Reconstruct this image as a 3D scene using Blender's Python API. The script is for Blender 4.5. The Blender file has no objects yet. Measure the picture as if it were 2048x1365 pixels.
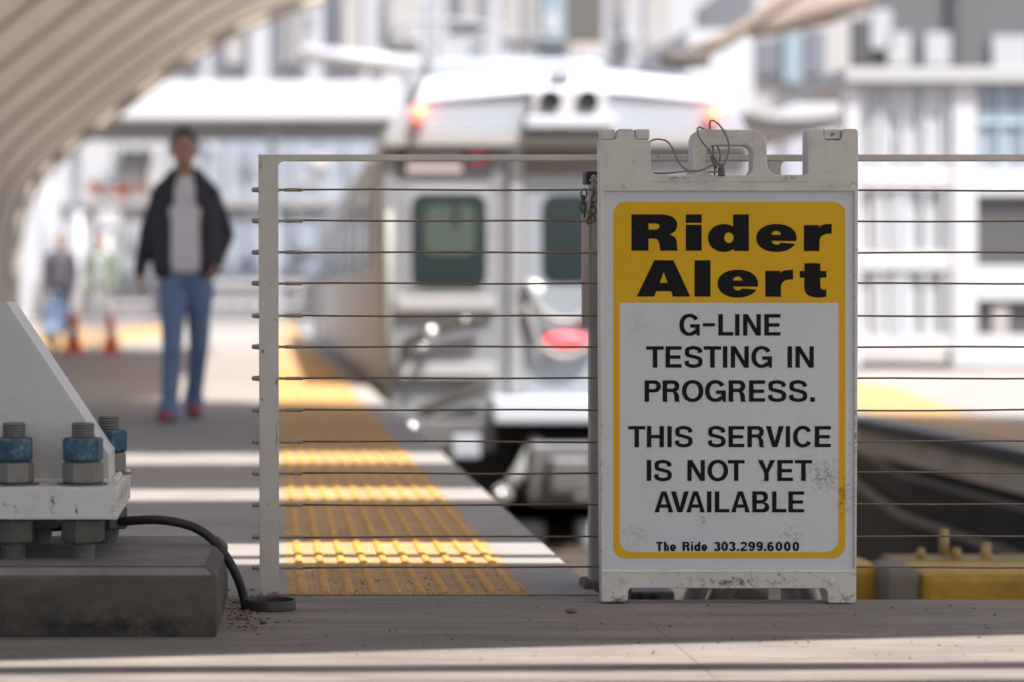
import bpy, bmesh, math, random
from mathutils import Vector, Matrix
R = math.radians
random.seed(7)
sc = bpy.context.scene
C = sc.collection

# ------------------------------------------------------------------ camera, sky, sun, exposure
FP = 4836.0            # focal length in photo pixels (85 mm on 36 mm)
CX, CY, CH = 540.0, 597.0, 0.734
cam_d = bpy.data.cameras.new('camera'); cam = bpy.data.objects.new('camera', cam_d); C.objects.link(cam)
cam.location = (0, 0, CH); cam.rotation_euler = (R(90), 0, 0)
cam_d.sensor_width = 36; cam_d.lens = 85
cam_d.shift_x = (1024 - CX) / 2048; cam_d.shift_y = (CY - 682.5) / 2048
cam_d.clip_start = 0.1; cam_d.clip_end = 2000
cam_d.dof.use_dof = True; cam_d.dof.focus_distance = 5.80; cam_d.dof.aperture_fstop = 1.9
sc.camera = cam

EL, AZ = R(62), R(37)
SUN = Vector((math.cos(EL)*math.sin(AZ), -math.cos(EL)*math.cos(AZ), math.sin(EL)))
w = bpy.data.worlds.new('World'); sc.world = w; w.use_nodes = True
nt = w.node_tree; bg = nt.nodes['Background']
sky = nt.nodes.new('ShaderNodeTexSky'); sky.sky_type = 'NISHITA'; sky.sun_disc = False; sky.dust_density = 4; sky.ozone_density = .2; sky.air_density = 1.0
sky.sun_elevation = EL; sky.sun_rotation = math.atan2(SUN.x, SUN.y)
nt.links.new(sky.outputs[0], bg.inputs[0]); bg.inputs[1].default_value = 0.12
sl = bpy.data.lights.new('sun', 'SUN'); sl.energy = 3.6; sl.angle = R(0.5); sl.color = (1, .995, .98)
so = bpy.data.objects.new('sun', sl); C.objects.link(so); so.location = (3, -5, 12)
so.rotation_euler = SUN.to_track_quat('Z', 'Y').to_euler()
sc.view_settings.view_transform = 'Standard'; sc.view_settings.look = 'None'
sc.view_settings.exposure = 1.35; sc.view_settings.gamma = 1
sc.render.engine = 'CYCLES'
sc.cycles.use_denoising = True
sc.cycles.max_bounces = 8; sc.cycles.diffuse_bounces = 5
sc.cycles.sample_clamp_indirect = 6

def P(px, py, D):
    s = FP / D
    return Vector(((px-CX)/s, D, CH-(py-CY)/s))
def G(px, py):
    D = CH*FP/(py-CY)
    return ((px-CX)*D/FP, D)

# ------------------------------------------------------------------ materials
def mat(name, col, rough=.6, metal=0., var=0., vscale=4., stretch=(1,1,1), speck=0., sscale=120., sthr=.68,
        scol=(.05,.045,.04), stain=0., stscale=3., stcol=(.12,.10,.08), bump=0., bscale=150., emit=None, es=0., spec=.5, transl=0.):
    m = bpy.data.materials.new(name); m.use_nodes = True
    t = m.node_tree; N = t.nodes; L = t.links; b = N['Principled BSDF']
    b.inputs['Base Color'].default_value = (*col, 1)
    b.inputs['Roughness'].default_value = rough; b.inputs['Metallic'].default_value = metal
    b.inputs['Specular IOR Level'].default_value = spec
    if emit:
        b.inputs['Emission Color'].default_value = (*emit, 1); b.inputs['Emission Strength'].default_value = es
    tc = N.new('ShaderNodeTexCoord'); mp = N.new('ShaderNodeMapping'); mp.inputs['Scale'].default_value = stretch
    L.new(tc.outputs['Object'], mp.inputs[0])
    def noise(s, det=4, ro=.6, src=mp):
        n = N.new('ShaderNodeTexNoise'); n.inputs['Scale'].default_value = s; n.inputs['Detail'].default_value = det
        n.inputs['Roughness'].default_value = ro; L.new(src.outputs[0], n.inputs['Vector']); return n
    cur = None
    def base():
        nonlocal cur
        if cur is None:
            r = N.new('ShaderNodeRGB'); r.outputs[0].default_value = (*col, 1); cur = r.outputs[0]
        return cur
    def mix(fac, a, bb, blend='MIX'):
        x = N.new('ShaderNodeMix'); x.data_type = 'RGBA'; x.blend_type = blend
        if isinstance(fac, float): x.inputs[0].default_value = fac
        else: L.new(fac, x.inputs[0])
        for s, v in ((x.inputs[6], a), (x.inputs[7], bb)):
            if isinstance(v, tuple): s.default_value = (*v, 1)
            else: L.new(v, s)
        return x.outputs[2]
    def ramp(src, a, bb):
        mr = N.new('ShaderNodeMapRange'); mr.inputs[1].default_value = a; mr.inputs[2].default_value = bb
        L.new(src, mr.inputs[0]); return mr
    if var:
        mr = ramp(noise(vscale, 6, .65).outputs[0], .3, .7); mr.inputs[3].default_value = 1-var; mr.inputs[4].default_value = 1+var*.6
        cur = mix(1., base(), mr.outputs[0], 'MULTIPLY')
    if stain:
        mr = ramp(noise(stscale, 8, .7).outputs[0], .52, .72); mr.inputs[4].default_value = stain
        cur = mix(mr.outputs[0], base(), stcol)
    if speck:
        a = ramp(noise(sscale, 3, .6).outputs[0], sthr, sthr+.05)
        c2 = ramp(noise(sscale*.07, 3).outputs[0], .42, .6)
        mm = N.new('ShaderNodeMath'); mm.operation = 'MULTIPLY'; L.new(a.outputs[0], mm.inputs[0]); L.new(c2.outputs[0], mm.inputs[1])
        m2 = N.new('ShaderNodeMath'); m2.operation = 'MULTIPLY'; L.new(mm.outputs[0], m2.inputs[0]); m2.inputs[1].default_value = speck
        cur = mix(m2.outputs[0], base(), scol)
    if cur is not None: L.new(cur, b.inputs['Base Color'])
    if bump:
        bp = N.new('ShaderNodeBump'); bp.inputs['Strength'].default_value = bump; bp.inputs['Distance'].default_value = .004
        L.new(noise(bscale, 4).outputs[0], bp.inputs['Height']); L.new(bp.outputs[0], b.inputs['Normal'])
    if transl:
        tr = N.new('ShaderNodeBsdfTranslucent'); tr.inputs[0].default_value = (*col, 1)
        ms = N.new('ShaderNodeMixShader'); ms.inputs[0].default_value = transl
        L.new(b.outputs[0], ms.inputs[1]); L.new(tr.outputs[0], ms.inputs[2]); L.new(ms.outputs[0], N['Material Output'].inputs[0])
    return m

def stain_blobs(m, blobs, scale=60., col=(.07,.055,.035), amt=.85, lo=.5, hi=.62):
    """Smears of dirt where they lie on the object: blobs = (x, z, rx, rz) in object space."""
    t = m.node_tree; N = t.nodes; L = t.links; b = N['Principled BSDF']
    src = b.inputs['Base Color'].links[0].from_socket if b.inputs['Base Color'].links else None
    if src is None:
        r = N.new('ShaderNodeRGB'); r.outputs[0].default_value = b.inputs['Base Color'].default_value; src = r.outputs[0]
    tc = N.new('ShaderNodeTexCoord'); n = N.new('ShaderNodeTexNoise'); n.inputs['Scale'].default_value = scale
    n.inputs['Detail'].default_value = 7; n.inputs['Roughness'].default_value = .72; n.inputs['Distortion'].default_value = .6
    L.new(tc.outputs['Object'], n.inputs['Vector'])
    tot = None
    for (x, z, rx, rz, a) in blobs:
        mp = N.new('ShaderNodeMapping'); mp.inputs['Location'].default_value = (-x/rx, 0, -z/rz); mp.inputs['Scale'].default_value = (1/rx, 0.0001, 1/rz)
        L.new(tc.outputs['Object'], mp.inputs[0])
        ln = N.new('ShaderNodeVectorMath'); ln.operation = 'LENGTH'; L.new(mp.outputs[0], ln.inputs[0])
        mr = N.new('ShaderNodeMapRange'); mr.inputs[1].default_value = 0; mr.inputs[2].default_value = 1
        mr.inputs[3].default_value = a; mr.inputs[4].default_value = 0; L.new(ln.outputs['Value'], mr.inputs[0])
        if tot is None: tot = mr.outputs[0]
        else:
            q = N.new('ShaderNodeMath'); q.operation = 'MAXIMUM'; L.new(tot, q.inputs[0]); L.new(mr.outputs[0], q.inputs[1]); tot = q.outputs[0]
    # threshold drops inside a blob
    s = N.new('ShaderNodeMath'); s.operation = 'MULTIPLY_ADD'; L.new(tot, s.inputs[0]); s.inputs[1].default_value = .22; L.new(n.outputs[0], s.inputs[2])
    mr = N.new('ShaderNodeMapRange'); mr.inputs[1].default_value = lo+.12; mr.inputs[2].default_value = hi+.14; L.new(s.outputs[0], mr.inputs[0])
    q = N.new('ShaderNodeMath'); q.operation = 'MULTIPLY'; L.new(mr.outputs[0], q.inputs[0]); L.new(tot, q.inputs[1])
    q2 = N.new('ShaderNodeMath'); q2.operation = 'MULTIPLY'; L.new(q.outputs[0], q2.inputs[0]); q2.inputs[1].default_value = amt*1.6; q2.use_clamp = True
    x = N.new('ShaderNodeMix'); x.data_type = 'RGBA'; L.new(q2.outputs[0], x.inputs[0]); L.new(src, x.inputs[6]); x.inputs[7].default_value = (*col, 1)
    L.new(x.outputs[2], b.inputs['Base Color'])

# ------------------------------------------------------------------ mesh helpers
class MB:
    def __init__(s): s.v = []; s.f = []; s.m = []; s.cur = 0
    def face(s, *idx): s.f.append(tuple(idx)); s.m.append(s.cur)
    def box(s, x0, x1, y0, y1, z0, z1):
        b = len(s.v); s.v += [(x, y, z) for z in (z0, z1) for y in (y0, y1) for x in (x0, x1)]
        for q in ((0,2,3,1),(4,5,7,6),(0,1,5,4),(2,6,7,3),(0,4,6,2),(1,3,7,5)): s.face(*[b+i for i in q])
        return s
    def boxpx(s, a, t, b, u, D, th):      # a box whose front face is at distance D and spans photo columns/rows
        p, q = P(a, u, D), P(b, t, D); return s.box(p.x, q.x, D, D+th, p.z, q.z)
    def prism(s, poly, y0, y1):           # poly of (x, z)
        b = len(s.v); n = len(poly)
        s.v += [(x, y0, z) for x, z in poly] + [(x, y1, z) for x, z in poly]
        s.face(*range(b, b+n)); s.face(*range(b+2*n-1, b+n-1, -1))
        for i in range(n): s.face(b+i, b+n+i, b+n+(i+1) % n, b+(i+1) % n)
        return s
    def prismz(s, poly, z0, z1):
        b = len(s.v); n = len(poly)
        s.v += [(x, y, z0) for x, y in poly] + [(x, y, z1) for x, y in poly]
        s.face(*range(b+n-1, b-1, -1)); s.face(*range(b+n, b+2*n))
        for i in range(n): s.face(b+i, b+(i+1) % n, b+n+(i+1) % n, b+n+i)
        return s
    def tube(s, pts, r, n=8, cap=True):
        pts = [Vector(p) for p in pts]; k = len(pts); rr = r if isinstance(r, (list, tuple)) else [r]*k
        b = len(s.v); up = None
        for i, p in enumerate(pts):
            d = (pts[min(i+1, k-1)] - pts[max(i-1, 0)]).normalized()
            if up is None:
                up = Vector((0,0,1)) if abs(d.z) < .9 else Vector((1,0,0))
            x = d.cross(up)
            if x.length < 1e-5: x = d.orthogonal()
            x.normalize(); up = x.cross(d).normalized()
            for j in range(n):
                a = 2*math.pi*j/n; s.v.append(tuple(p + (x*math.cos(a)+up*math.sin(a))*rr[i]))
        for i in range(k-1):
            for j in range(n):
                s.face(b+i*n+j, b+i*n+(j+1) % n, b+(i+1)*n+(j+1) % n, b+(i+1)*n+j)
        if cap:
            s.face(*range(b+n-1, b-1, -1)); s.face(*range(b+(k-1)*n, b+k*n))
        return s
    def lathe(s, c, prof, n=24, axis='z', capped=True):   # prof of (r, h)
        b = len(s.v); c = Vector(c)
        for r, h in prof:
            for j in range(n):
                a = 2*math.pi*j/n; ca, sa = r*math.cos(a), r*math.sin(a)
                o = {'z': (ca, sa, h), 'y': (ca, h, sa), 'x': (h, ca, sa)}[axis]
                s.v.append(tuple(c+Vector(o)))
        k = len(prof)
        for i in range(k-1):
            for j in range(n): s.face(b+i*n+j, b+i*n+(j+1) % n, b+(i+1)*n+(j+1) % n, b+(i+1)*n+j)
        if capped:
            s.face(*range(b+n-1, b-1, -1)); s.face(*range(b+(k-1)*n, b+k*n))
        return s
    def ball(s, c, r, nu=12, nv=8, sc3=(1,1,1)):
        prof = [(max(1e-4, r*math.sin(math.pi*i/nv)), -r*math.cos(math.pi*i/nv)) for i in range(nv+1)]
        b0 = len(s.v); s.lathe((0,0,0), prof, nu)
        for i in range(b0, len(s.v)):
            v = s.v[i]; s.v[i] = (c[0]+v[0]*sc3[0], c[1]+v[1]*sc3[1], c[2]+v[2]*sc3[2])
        return s
    def cap(s, a, b, ra, rb, n=12):
        s.tube([a, b], [ra, rb], n); s.ball(a, ra, n, 8); s.ball(b, rb, n, 8); return s
    def mesh(s, name, bevel=0, smooth=False, seg=2):
        me = bpy.data.meshes.new(name); me.from_pydata(s.v, [], s.f)
        for p, i in zip(me.polygons, s.m): p.material_index = i
        bm = bmesh.new(); bm.from_mesh(me)
        bmesh.ops.recalc_face_normals(bm, faces=bm.faces)
        if bevel:
            es = [e for e in bm.edges if len(e.link_faces) == 2 and e.calc_face_angle(0) > .5]
            bmesh.ops.bevel(bm, geom=es, offset=bevel, segments=seg, affect='EDGES', profile=.6, clamp_overlap=True)
        bm.to_mesh(me); bm.free()
        if smooth: me.shade_smooth(); 
        return me

def wloc(o):
    v = Vector(o.location)
    while o.parent: o = o.parent; v += o.location
    return v
def link(name, me, m, parent=None, loc=None):
    """Link a mesh given in world coordinates as ONE object with its own origin."""
    o = bpy.data.objects.new(name, me); C.objects.link(o)
    ms = m if isinstance(m, (list, tuple)) else [m]
    if not me.materials:
        for x in ms: me.materials.append(x)
    base = wloc(parent) if parent else Vector((0,0,0))
    if parent: o.parent = parent
    if loc is not None:
        loc = Vector(loc); me.transform(Matrix.Translation(-loc)); o.location = loc - base
    elif parent:
        me.transform(Matrix.Translation(-base))
    return o
def obj(name, mb, m, parent=None, bevel=0, smooth=False, loc=None, seg=2):
    return link(name, mb.mesh(name, bevel, smooth, seg), m, parent, loc)
def tag(o, label=None, cat=None, group=None, kind=None):
    for k, v in (('label', label), ('category', cat), ('group', group), ('kind', kind)):
        if v: o[k] = v
    return o
def thing(name, loc, label, cat, group=None):
    o = bpy.data.objects.new(name, None); C.objects.link(o); o.location = loc; o.empty_display_size = .1
    return tag(o, label, cat, group)
def struct(name, mb, m, bevel=0): return tag(obj(name, mb, m, bevel=bevel), kind='structure')
def copy_tree(o, parent=None):
    c = o.copy(); C.objects.link(c); c.parent = parent
    for ch in list(o.children): copy_tree(ch, c)
    return c
def baked(o):
    dg = bpy.context.evaluated_depsgraph_get(); dg.update()
    return bpy.data.meshes.new_from_object(o.evaluated_get(dg))
def shape(name, layers, to3, th, m, parent=None, bevel=0., step=.00006, res=0):
    """Flat outlines with holes, filled and given thickness th. layers: list of lists of loops in 2-D."""
    meshes = []
    for li, loops in enumerate(layers):
        if not loops: continue
        cu = bpy.data.curves.new('tmp', 'CURVE'); cu.dimensions = '2D'; cu.fill_mode = 'BOTH'
        cu.extrude = max(th/2 - bevel, 1e-6); cu.bevel_depth = bevel; cu.bevel_resolution = 2; cu.offset = -bevel
        for lp in loops:
            sp = cu.splines.new('POLY'); sp.points.add(len(lp)-1); sp.use_cyclic_u = True
            for i, (x, y) in enumerate(lp): sp.points[i].co = (x, y, 0, 1)
        o = bpy.data.objects.new('tmp', cu); C.objects.link(o)
        me = baked(o); bpy.data.objects.remove(o); bpy.data.curves.remove(cu)
        for v in me.vertices:
            v.co = to3(v.co.x, v.co.y, v.co.z - li*step)
        meshes.append(me)
    bm = bmesh.new()
    for me in meshes: bm.from_mesh(me); bpy.data.meshes.remove(me)
    bmesh.ops.recalc_face_normals(bm, faces=bm.faces)
    me = bpy.data.meshes.new(name); bm.to_mesh(me); bm.free()
    for p in me.polygons: p.material_index = 0
    return link(name, me, m, parent)
def catmull(pts, n=6):
    out = []; k = len(pts)
    for i in range(k-1):
        p0, p1, p2, p3 = pts[max(i-1,0)], pts[i], pts[i+1], pts[min(i+2,k-1)]
        for j in range(n):
            t = j/n
            out.append(tuple(.5*((2*b)+(-a+c)*t+(2*a-5*b+4*c-d)*t*t+(-a+3*b-3*c+d)*t**3) for a, b, c, d in zip(p0, p1, p2, p3)))
    out.append(tuple(pts[-1])); return out
def rrect(x0, y0, x1, y1, r, n=8):
    r4 = r if isinstance(r, (list, tuple)) else [r]*4      # tl, tr, br, bl (y down)
    out = []
    for (cx, cy, a0), q in zip(((x0, y0, 180), (x1, y0, 270), (x1, y1, 0), (x0, y1, 90)), r4):
        mx = cx + (q if cx == x0 else -q); my = cy + (q if cy == y0 else -q)
        if q <= 0: out.append((cx, cy)); continue
        for i in range(n+1):
            a = R(a0+90*i/n); out.append((mx+q*math.cos(a), my+q*math.sin(a)))
    return out

# ------------------------------------------------------------------ palette
M = {}
M['slab'] = mat('worn_concrete', (.242,.202,.168), .85, var=.42, vscale=5, stretch=(.35,2.2,1), speck=.9, sscale=70, sthr=.62, scol=(.07,.055,.045), stain=.6, stscale=1.9, stcol=(.13,.105,.085), bump=.35, bscale=120)
M['slab2'] = mat('platform_concrete', (.285,.248,.218), .85, var=.18, vscale=3, speck=.5, sscale=90, stain=.25, stscale=1.2, stcol=(.14,.12,.10), bump=.3, bscale=120)
M['pale'] = mat('pale_concrete', (.315,.28,.25), .8, var=.12, vscale=4, bump=.2)
M['dark'] = mat('dark_gap', (.02,.02,.02), .9)
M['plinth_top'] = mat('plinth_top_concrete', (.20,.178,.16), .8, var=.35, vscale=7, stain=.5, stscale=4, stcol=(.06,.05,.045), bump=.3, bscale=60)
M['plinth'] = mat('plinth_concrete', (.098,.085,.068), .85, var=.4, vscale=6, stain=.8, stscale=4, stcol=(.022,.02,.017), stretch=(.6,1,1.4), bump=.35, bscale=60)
M['steel_white'] = mat('white_painted_steel', (.62,.60,.57), .45, var=.06, vscale=3, speck=.7, sscale=45, sthr=.70, scol=(.12,.09,.06))
M['fence'] = mat('grey_white_painted_steel', (.56,.52,.47), .5, var=.10, vscale=8, speck=.8, sscale=70, sthr=.66, scol=(.12,.09,.06), bump=.1, bscale=300)
M['wire'] = mat('weathered_steel_wire', (.19,.145,.09), .5, .55, var=.2, vscale=40)
M['fitting'] = mat('weathered_steel_fitting', (.33,.29,.235), .5, .3, var=.3, vscale=60)
M['galv'] = mat('galvanised_steel', (.225,.21,.185), .6, .25, var=.25, vscale=14, speck=.5, sscale=90, bump=.2)
M['shade_nut'] = mat('shade_darkened_steel', (.115,.105,.09), .65, .2, var=.35, vscale=14, bump=.2)  # levelling nuts: shade under the base plate put into the colour
M['blue_nut'] = mat('blue_coated_nut', (.022,.085,.14), .5, 0, var=.35, vscale=18, stain=.85, stscale=38, stcol=(.24,.27,.27), bump=.25)
M['thread'] = mat('dark_thread', (.20,.185,.175), .5, .5, var=.2, vscale=30)
M['rubber'] = mat('black_rubber', (.018,.017,.016), .55, var=.2, vscale=10)
M['plastic'] = mat('dirty_white_plastic', (.62,.585,.54), .5, var=.08, vscale=9, speck=.8, sscale=110, sthr=.65, scol=(.16,.12,.09), stain=.4, stscale=14, stcol=(.36,.31,.26), bump=.12, bscale=90)
M['face'] = mat('white_sign_face', (.60,.605,.62), .5, spec=.25, var=.03, vscale=6, speck=.6, sscale=150, sthr=.67, scol=(.14,.13,.11))
M['yellow'] = mat('sign_yellow', (.70,.395,.012), .5, spec=.2, var=.06, vscale=6, speck=.5, sscale=150, sthr=.67, scol=(.12,.07,.01))
M['ink'] = mat('black_lettering', (.010,.010,.010), .6, spec=.12, speck=.5, sscale=260, sthr=.62, scol=(.10,.10,.10))

# ------------------------------------------------------------------ the setting
EDGE = .82          # platform edge
END = 5.89          # where the slab ends above the track pit
b = MB(); b.v = [(-400,-60,-1.32),(400,-60,-1.32),(400,900,-1.32),(-400,900,-1.32)]; b.face(0,1,2,3)
struct('ground', b, mat('ballast', (.17,.135,.11), .95, var=.35, vscale=14, bump=.6, bscale=30))
b = MB(); b.prismz([(-14,-9),(.8597,-9),(.8597,END),(EDGE,END),(EDGE,5.965),(-14,5.965)], -1.3, 0)
b.prismz([(.8603,-9),(14,-9),(14,END),(.8603,END)], -1.3, 0)
struct('concourse', b, M['slab'], bevel=.0018)
b = MB(); b.box(.85,.87,-9,END-.01,-.2,-.003); struct('joint', b, M['slab2'])
b = MB(); b.box(-9,EDGE,5.972,95,-1.3,-.001)
struct('platform', b, M['slab2'], bevel=.012)
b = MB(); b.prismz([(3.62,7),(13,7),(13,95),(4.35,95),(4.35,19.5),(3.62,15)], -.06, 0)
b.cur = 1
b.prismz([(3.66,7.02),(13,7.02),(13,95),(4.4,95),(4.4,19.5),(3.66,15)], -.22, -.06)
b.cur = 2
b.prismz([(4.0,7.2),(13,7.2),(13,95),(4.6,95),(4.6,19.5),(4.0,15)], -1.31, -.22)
struct('opposite_platform', b, [mat('opposite_concrete', (.27,.24,.21), .85, var=.25, vscale=3, stretch=(1,.4,1)), mat('tan_facing', (.50,.40,.31), .85, var=.3, vscale=2), mat('shaded_trench_wall', (.07,.06,.052), .9, var=.3, vscale=2)])  # lower wall colour darkened for the shade in the trench
b = MB(); b.prismz([(3.595,7.0),(3.618,7.0),(3.618,15),(3.595,15)], -.075, -.004)
struct('platform_edge_strip', b, M['rubber'])
b = MB()
for z_, r_ in ((-.36,.028),(-.62,.035)): b.tube([(3.93,7.3,z_),(3.93,15,z_),(4.55,19.6,z_),(4.55,60,z_)], r_, 8)
tag(obj('trench_pipe', b, mat('trench_pipe_grey', (.26,.23,.20), .6, .2), smooth=True), kind='structure')
b = MB()
for x in (1.7, 3.15):
    b.box(x-.035, x+.035, 8.4, 90, -1.16, -1.12); b.box(x-.012, x+.012, 8.4, 90, -1.26, -1.16); b.box(x-.07, x+.07, 8.4, 90, -1.28, -1.26)
for i in range(120):
    y = 8.6+i*.65; b.box(1.1, 3.75, y, y+.25, -1.318, -1.281)
struct('railway_track', b, mat('rail_steel', (.10,.08,.065), .6, .4, var=.3))

# tactile paving
tac = mat('worn_yellow_tile', (.50,.305,.135), .8, var=.22, vscale=7, speck=.7, sscale=60, sthr=.63, scol=(.10,.07,.05), stain=.55, stscale=5, stcol=(.20,.15,.12))
t = tac.node_tree; N = t.nodes; L = t.links      # the fine ribbed grid of the tile, with dirt lying in it
tcn = N.new('ShaderNodeTexCoord'); w1 = N.new('ShaderNodeTexWave'); w1.bands_direction = 'X'; w1.inputs['Scale'].default_value = 26
w2 = N.new('ShaderNodeTexWave'); w2.bands_direction = 'Y'; w2.inputs['Scale'].default_value = 26
mx = N.new('ShaderNodeMath'); mx.operation = 'MULTIPLY'
for q, ww in enumerate((w1, w2)): L.new(tcn.outputs['Object'], ww.inputs[0]); L.new(ww.outputs[1], mx.inputs[q])
bp = N.new('ShaderNodeBump'); bp.inputs['Strength'].default_value = .6; bp.inputs['Distance'].default_value = .003
L.new(mx.outputs[0], bp.inputs['Height']); L.new(bp.outputs[0], N['Principled BSDF'].inputs['Normal'])
bar_m = mat('yellow_raised_bar', (.62,.325,.06), .7, var=.25, vscale=22, speck=.7, sscale=70, sthr=.64, scol=(.12,.08,.05))
b = MB(); b.box(.043,.647,5.975,78,0,.004)
b.cur = 1
XB = [.043+.0365+i*.0592 for i in range(10)]
y = 5.985
while y < 26:
    y1 = y+.60
    for x in XB:
        o = len(b.v); n = 14; prof = [(-.0115,.004),(-.0088,.0088),(-.005,.0105),(.005,.0105),(.0088,.0088),(.0115,.004)]
        for i in range(n+1):
            yy = y+(y1-y)*i/n; wob = .0010*math.sin(yy*9+x*40)+.0006*math.sin(yy*23+x*90); en = .55 if i in (0, n) else 1
            hh = 1+.12*math.sin(yy*41+x*70)
            for (dx, z) in prof: b.v.append((x+wob+dx*(.8 if i in (0,n) else 1), yy, .004+(z-.004)*en*hh))
        for i in range(n):
            for j in range(5): b.face(o+i*6+j, o+i*6+j+1, o+(i+1)*6+j+1, o+(i+1)*6+j)
        b.face(*[o+j for j in range(6)]); b.face(*[o+n*6+5-j for j in range(6)])
    y = y1+.012
struct('tactile_paving', b, [tac, bar_m])
b = MB()
b.prismz([G(60,712),G(335,674),G(335,646),G(60,668)], 0, .005)
b.prismz([(3.76,7),(4.36,7),(4.36,15.1),(5.1,19.6),(5.1,60),(4.5,60),(4.5,19.6),(3.76,15.1)], 0, .005)
struct('tactile_paving_far', b, mat('orange_tile', (.42,.25,.10), .75, var=.15, vscale=3))
b = MB(); b.box(-.005,.043,5.975,60,0,.003); b.box(.647,EDGE-.006,5.975,60,0,.003)
struct('platform_kerb', b, M['pale'])

# ------------------------------------------------------------------ sign board
SD = 5.80; SS = FP/SD
def s3(y0):          # 2-D photo trace -> the sign's own plane (metres); local z is thickness (towards the viewer = negative y)
    return lambda x, y, z: Vector(((x-CX)/SS, y0 - z, CH-(y-CY)/SS))
def s3n(y0):
    return lambda x, y, z: Vector(((x-CX)/SS, y0 + z, CH-(y-CY)/SS))
sgn = thing('sandwich_board_sign', P(1458,1209,SD+.05)*Vector((1,1,0)) if False else (1.10, 5.86, 0), 'white plastic sandwich board with yellow Rider Alert notice, standing in front of the wire fence', 'sign')
fr = [(1202,1202),(1199,700),(1198,282),(1203,280),(1229,280),(1233,277),(1235,261),(1239,258),(1264,258),(1268,261),(1270,277),(1274,280),(1299,281),(1302,285),(1302,338),(1305,346),(1314,350),(1368,351),(1380,347),(1384,336),
      (1384,280),(1388,269),(1396,262),(1408,259),(1510,260),(1522,263),(1529,270),(1533,282),(1535,330),(1539,343),(1549,350),(1600,350),(1616,348),(1616,262),(1620,258),(1642,258),(1646,261),(1648,277),(1652,281),(1680,281),(1684,277),(1686,261),(1690,258),(1712,258),(1717,263),
      (1716,700),(1713,1202),(1709,1207),(1660,1207),(1656,1203),(1655,1185),(1650,1178),(1262,1177),(1257,1182),(1256,1198),(1253,1203),(1206,1205)]
hole = rrect(1413,291,1505,351,15)
win = rrect(1207,384,1708,1141,3)
TH = .030
shape('sign_frame', [[fr, hole, win]], s3n(SD+TH/2), TH*SS/SS, M['plastic'], sgn, bevel=2.2) if False else None
def sshape(name, loops, y0, th, m, parent, bevel=0., layers=None):
    """Trace in photo pixels on the sign plane; thickness and bevel in metres."""
    conv = lambda lp: [((x-CX)/SS, CH-(y-CY)/SS) for x, y in lp]
    ls = [[conv(l) for l in lay] for lay in (layers or [loops])]
    return shape(name, ls, lambda x, y, z: Vector((x, y0+th/2+z, y)), th, m, parent, bevel)
frame = sshape('sign_frame', [fr, hole, win], SD, TH, M['plastic'], sgn, .0028)
rear = sshape('rear_panel', [[(x+(2 if x<1300 else -2 if x>1600 else 0), y) for x, y in fr], hole], SD+TH+.003, .020, M['plastic'], sgn, .003)
kn = MB()
hinge = []
for i, (x0, x1) in enumerate(((1202,1232),(1272,1301),(1649,1684))):
    p, q = P(x0,279,SD), P(x1,258,SD); k = MB(); k.box(p.x, q.x, SD+.010, SD+.05, p.z, q.z)
    obj('hinge_knuckle', k, M['plastic'], sgn, bevel=.005, smooth=False, seg=3)
for i, (x, y, r, hgt) in enumerate(((1250,372,6,.004),(1666,370,9,.0022),(1249,1160,8,.003),(1664,1163,8,.003))):
    p = P(x, y, SD); k = MB(); rr = r/SS
    k.lathe((p.x, SD, p.z), [(rr*1.25,.0005),(rr*1.25,-.0014),(rr*.98,-.0016),(rr*.9,-.0004 if i else -.002),(rr*.6,-hgt if i != 1 else -.0012),(rr*.15,-hgt*1.05 if i != 1 else -.0016)], 20, 'y')
    obj('rivet', k, M['plastic'], sgn, smooth=False)
mould = MB()
for (x0, y0, x1, y1) in ((1206,377,1712,381),(1303,361,1616,363),(1206,1143,1708,1146)):
    p, q = P(x0,y1,SD), P(x1,y0,SD); mould.box(p.x, q.x, SD-.0012, SD+.004, p.z, q.z)
obj('moulded_rib', mould, M['plastic'], sgn, bevel=.0005)
# raised maker's plate on the right-hand hinge block (lettering worn away)
p, q = P(1644,341,SD), P(1686,339.5,SD); k = MB(); k.box(p.x,q.x,SD-.0008,SD+.002,p.z,q.z)
obj('moulded_line', k, M['plastic'], sgn)
FD = SD+.005
face = sshape('face_panel', [rrect(1207.2,384.2,1707.8,1140.8,2)], FD, .004, M['face'], sgn)
YD = FD-.0003
yel = sshape('yellow_border', [rrect(1227,404,1692,1118,[24,24,27,24]), rrect(1240,606,1678,1105,[0,0,27,25])], YD, .0006, M['yellow'], sgn)

# --- lettering, traced from the notice
def Z8(pts): return [(1240+x*450/2048, 400+y*450/2048) for x, y in pts]
def ell(cx, cy, rx, ry, a0, a1, n=28, e=1.0):
    out = []
    for i in range(n+1):
        a = R(a0+(a1-a0)*i/n); c, s = math.cos(a), math.sin(a)
        out.append((cx+rx*math.copysign(abs(c)**e, c), cy-ry*math.copysign(abs(s)**e, s)))
    return out
def head_e(dx, dy):
    cx, cy = 1428+dx, 347+dy
    o = ell(cx, cy, 184, 127, -11.3, 336.5, 60, .93)     # over the top, round the left, along the bottom
    a = [(1467,390),(1452,404),(1432,410),(1408,405),(1391,390),(1385,374)]
    o = o + [(x+dx, y+dy) for x, y in a]
    h = [(x+dx, y+dy) for x, y in ell(1427.5, 318, 42.5, 35, 0, 180, 14)]
    return [Z8(o), Z8(h)]
def head_r(dx, dy):
    return [Z8([(x+dx, y+dy) for x, y in [(1678,230),(1815,230),(1815,252)] + catmull([(1815,252),(1832,234),(1870,223),(1931,220)],5)[1:] + catmull([(1931,307),(1875,312),(1836,333),(1820,372)],5) + [(1820,466),(1678,466)]])]
hd = []
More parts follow.
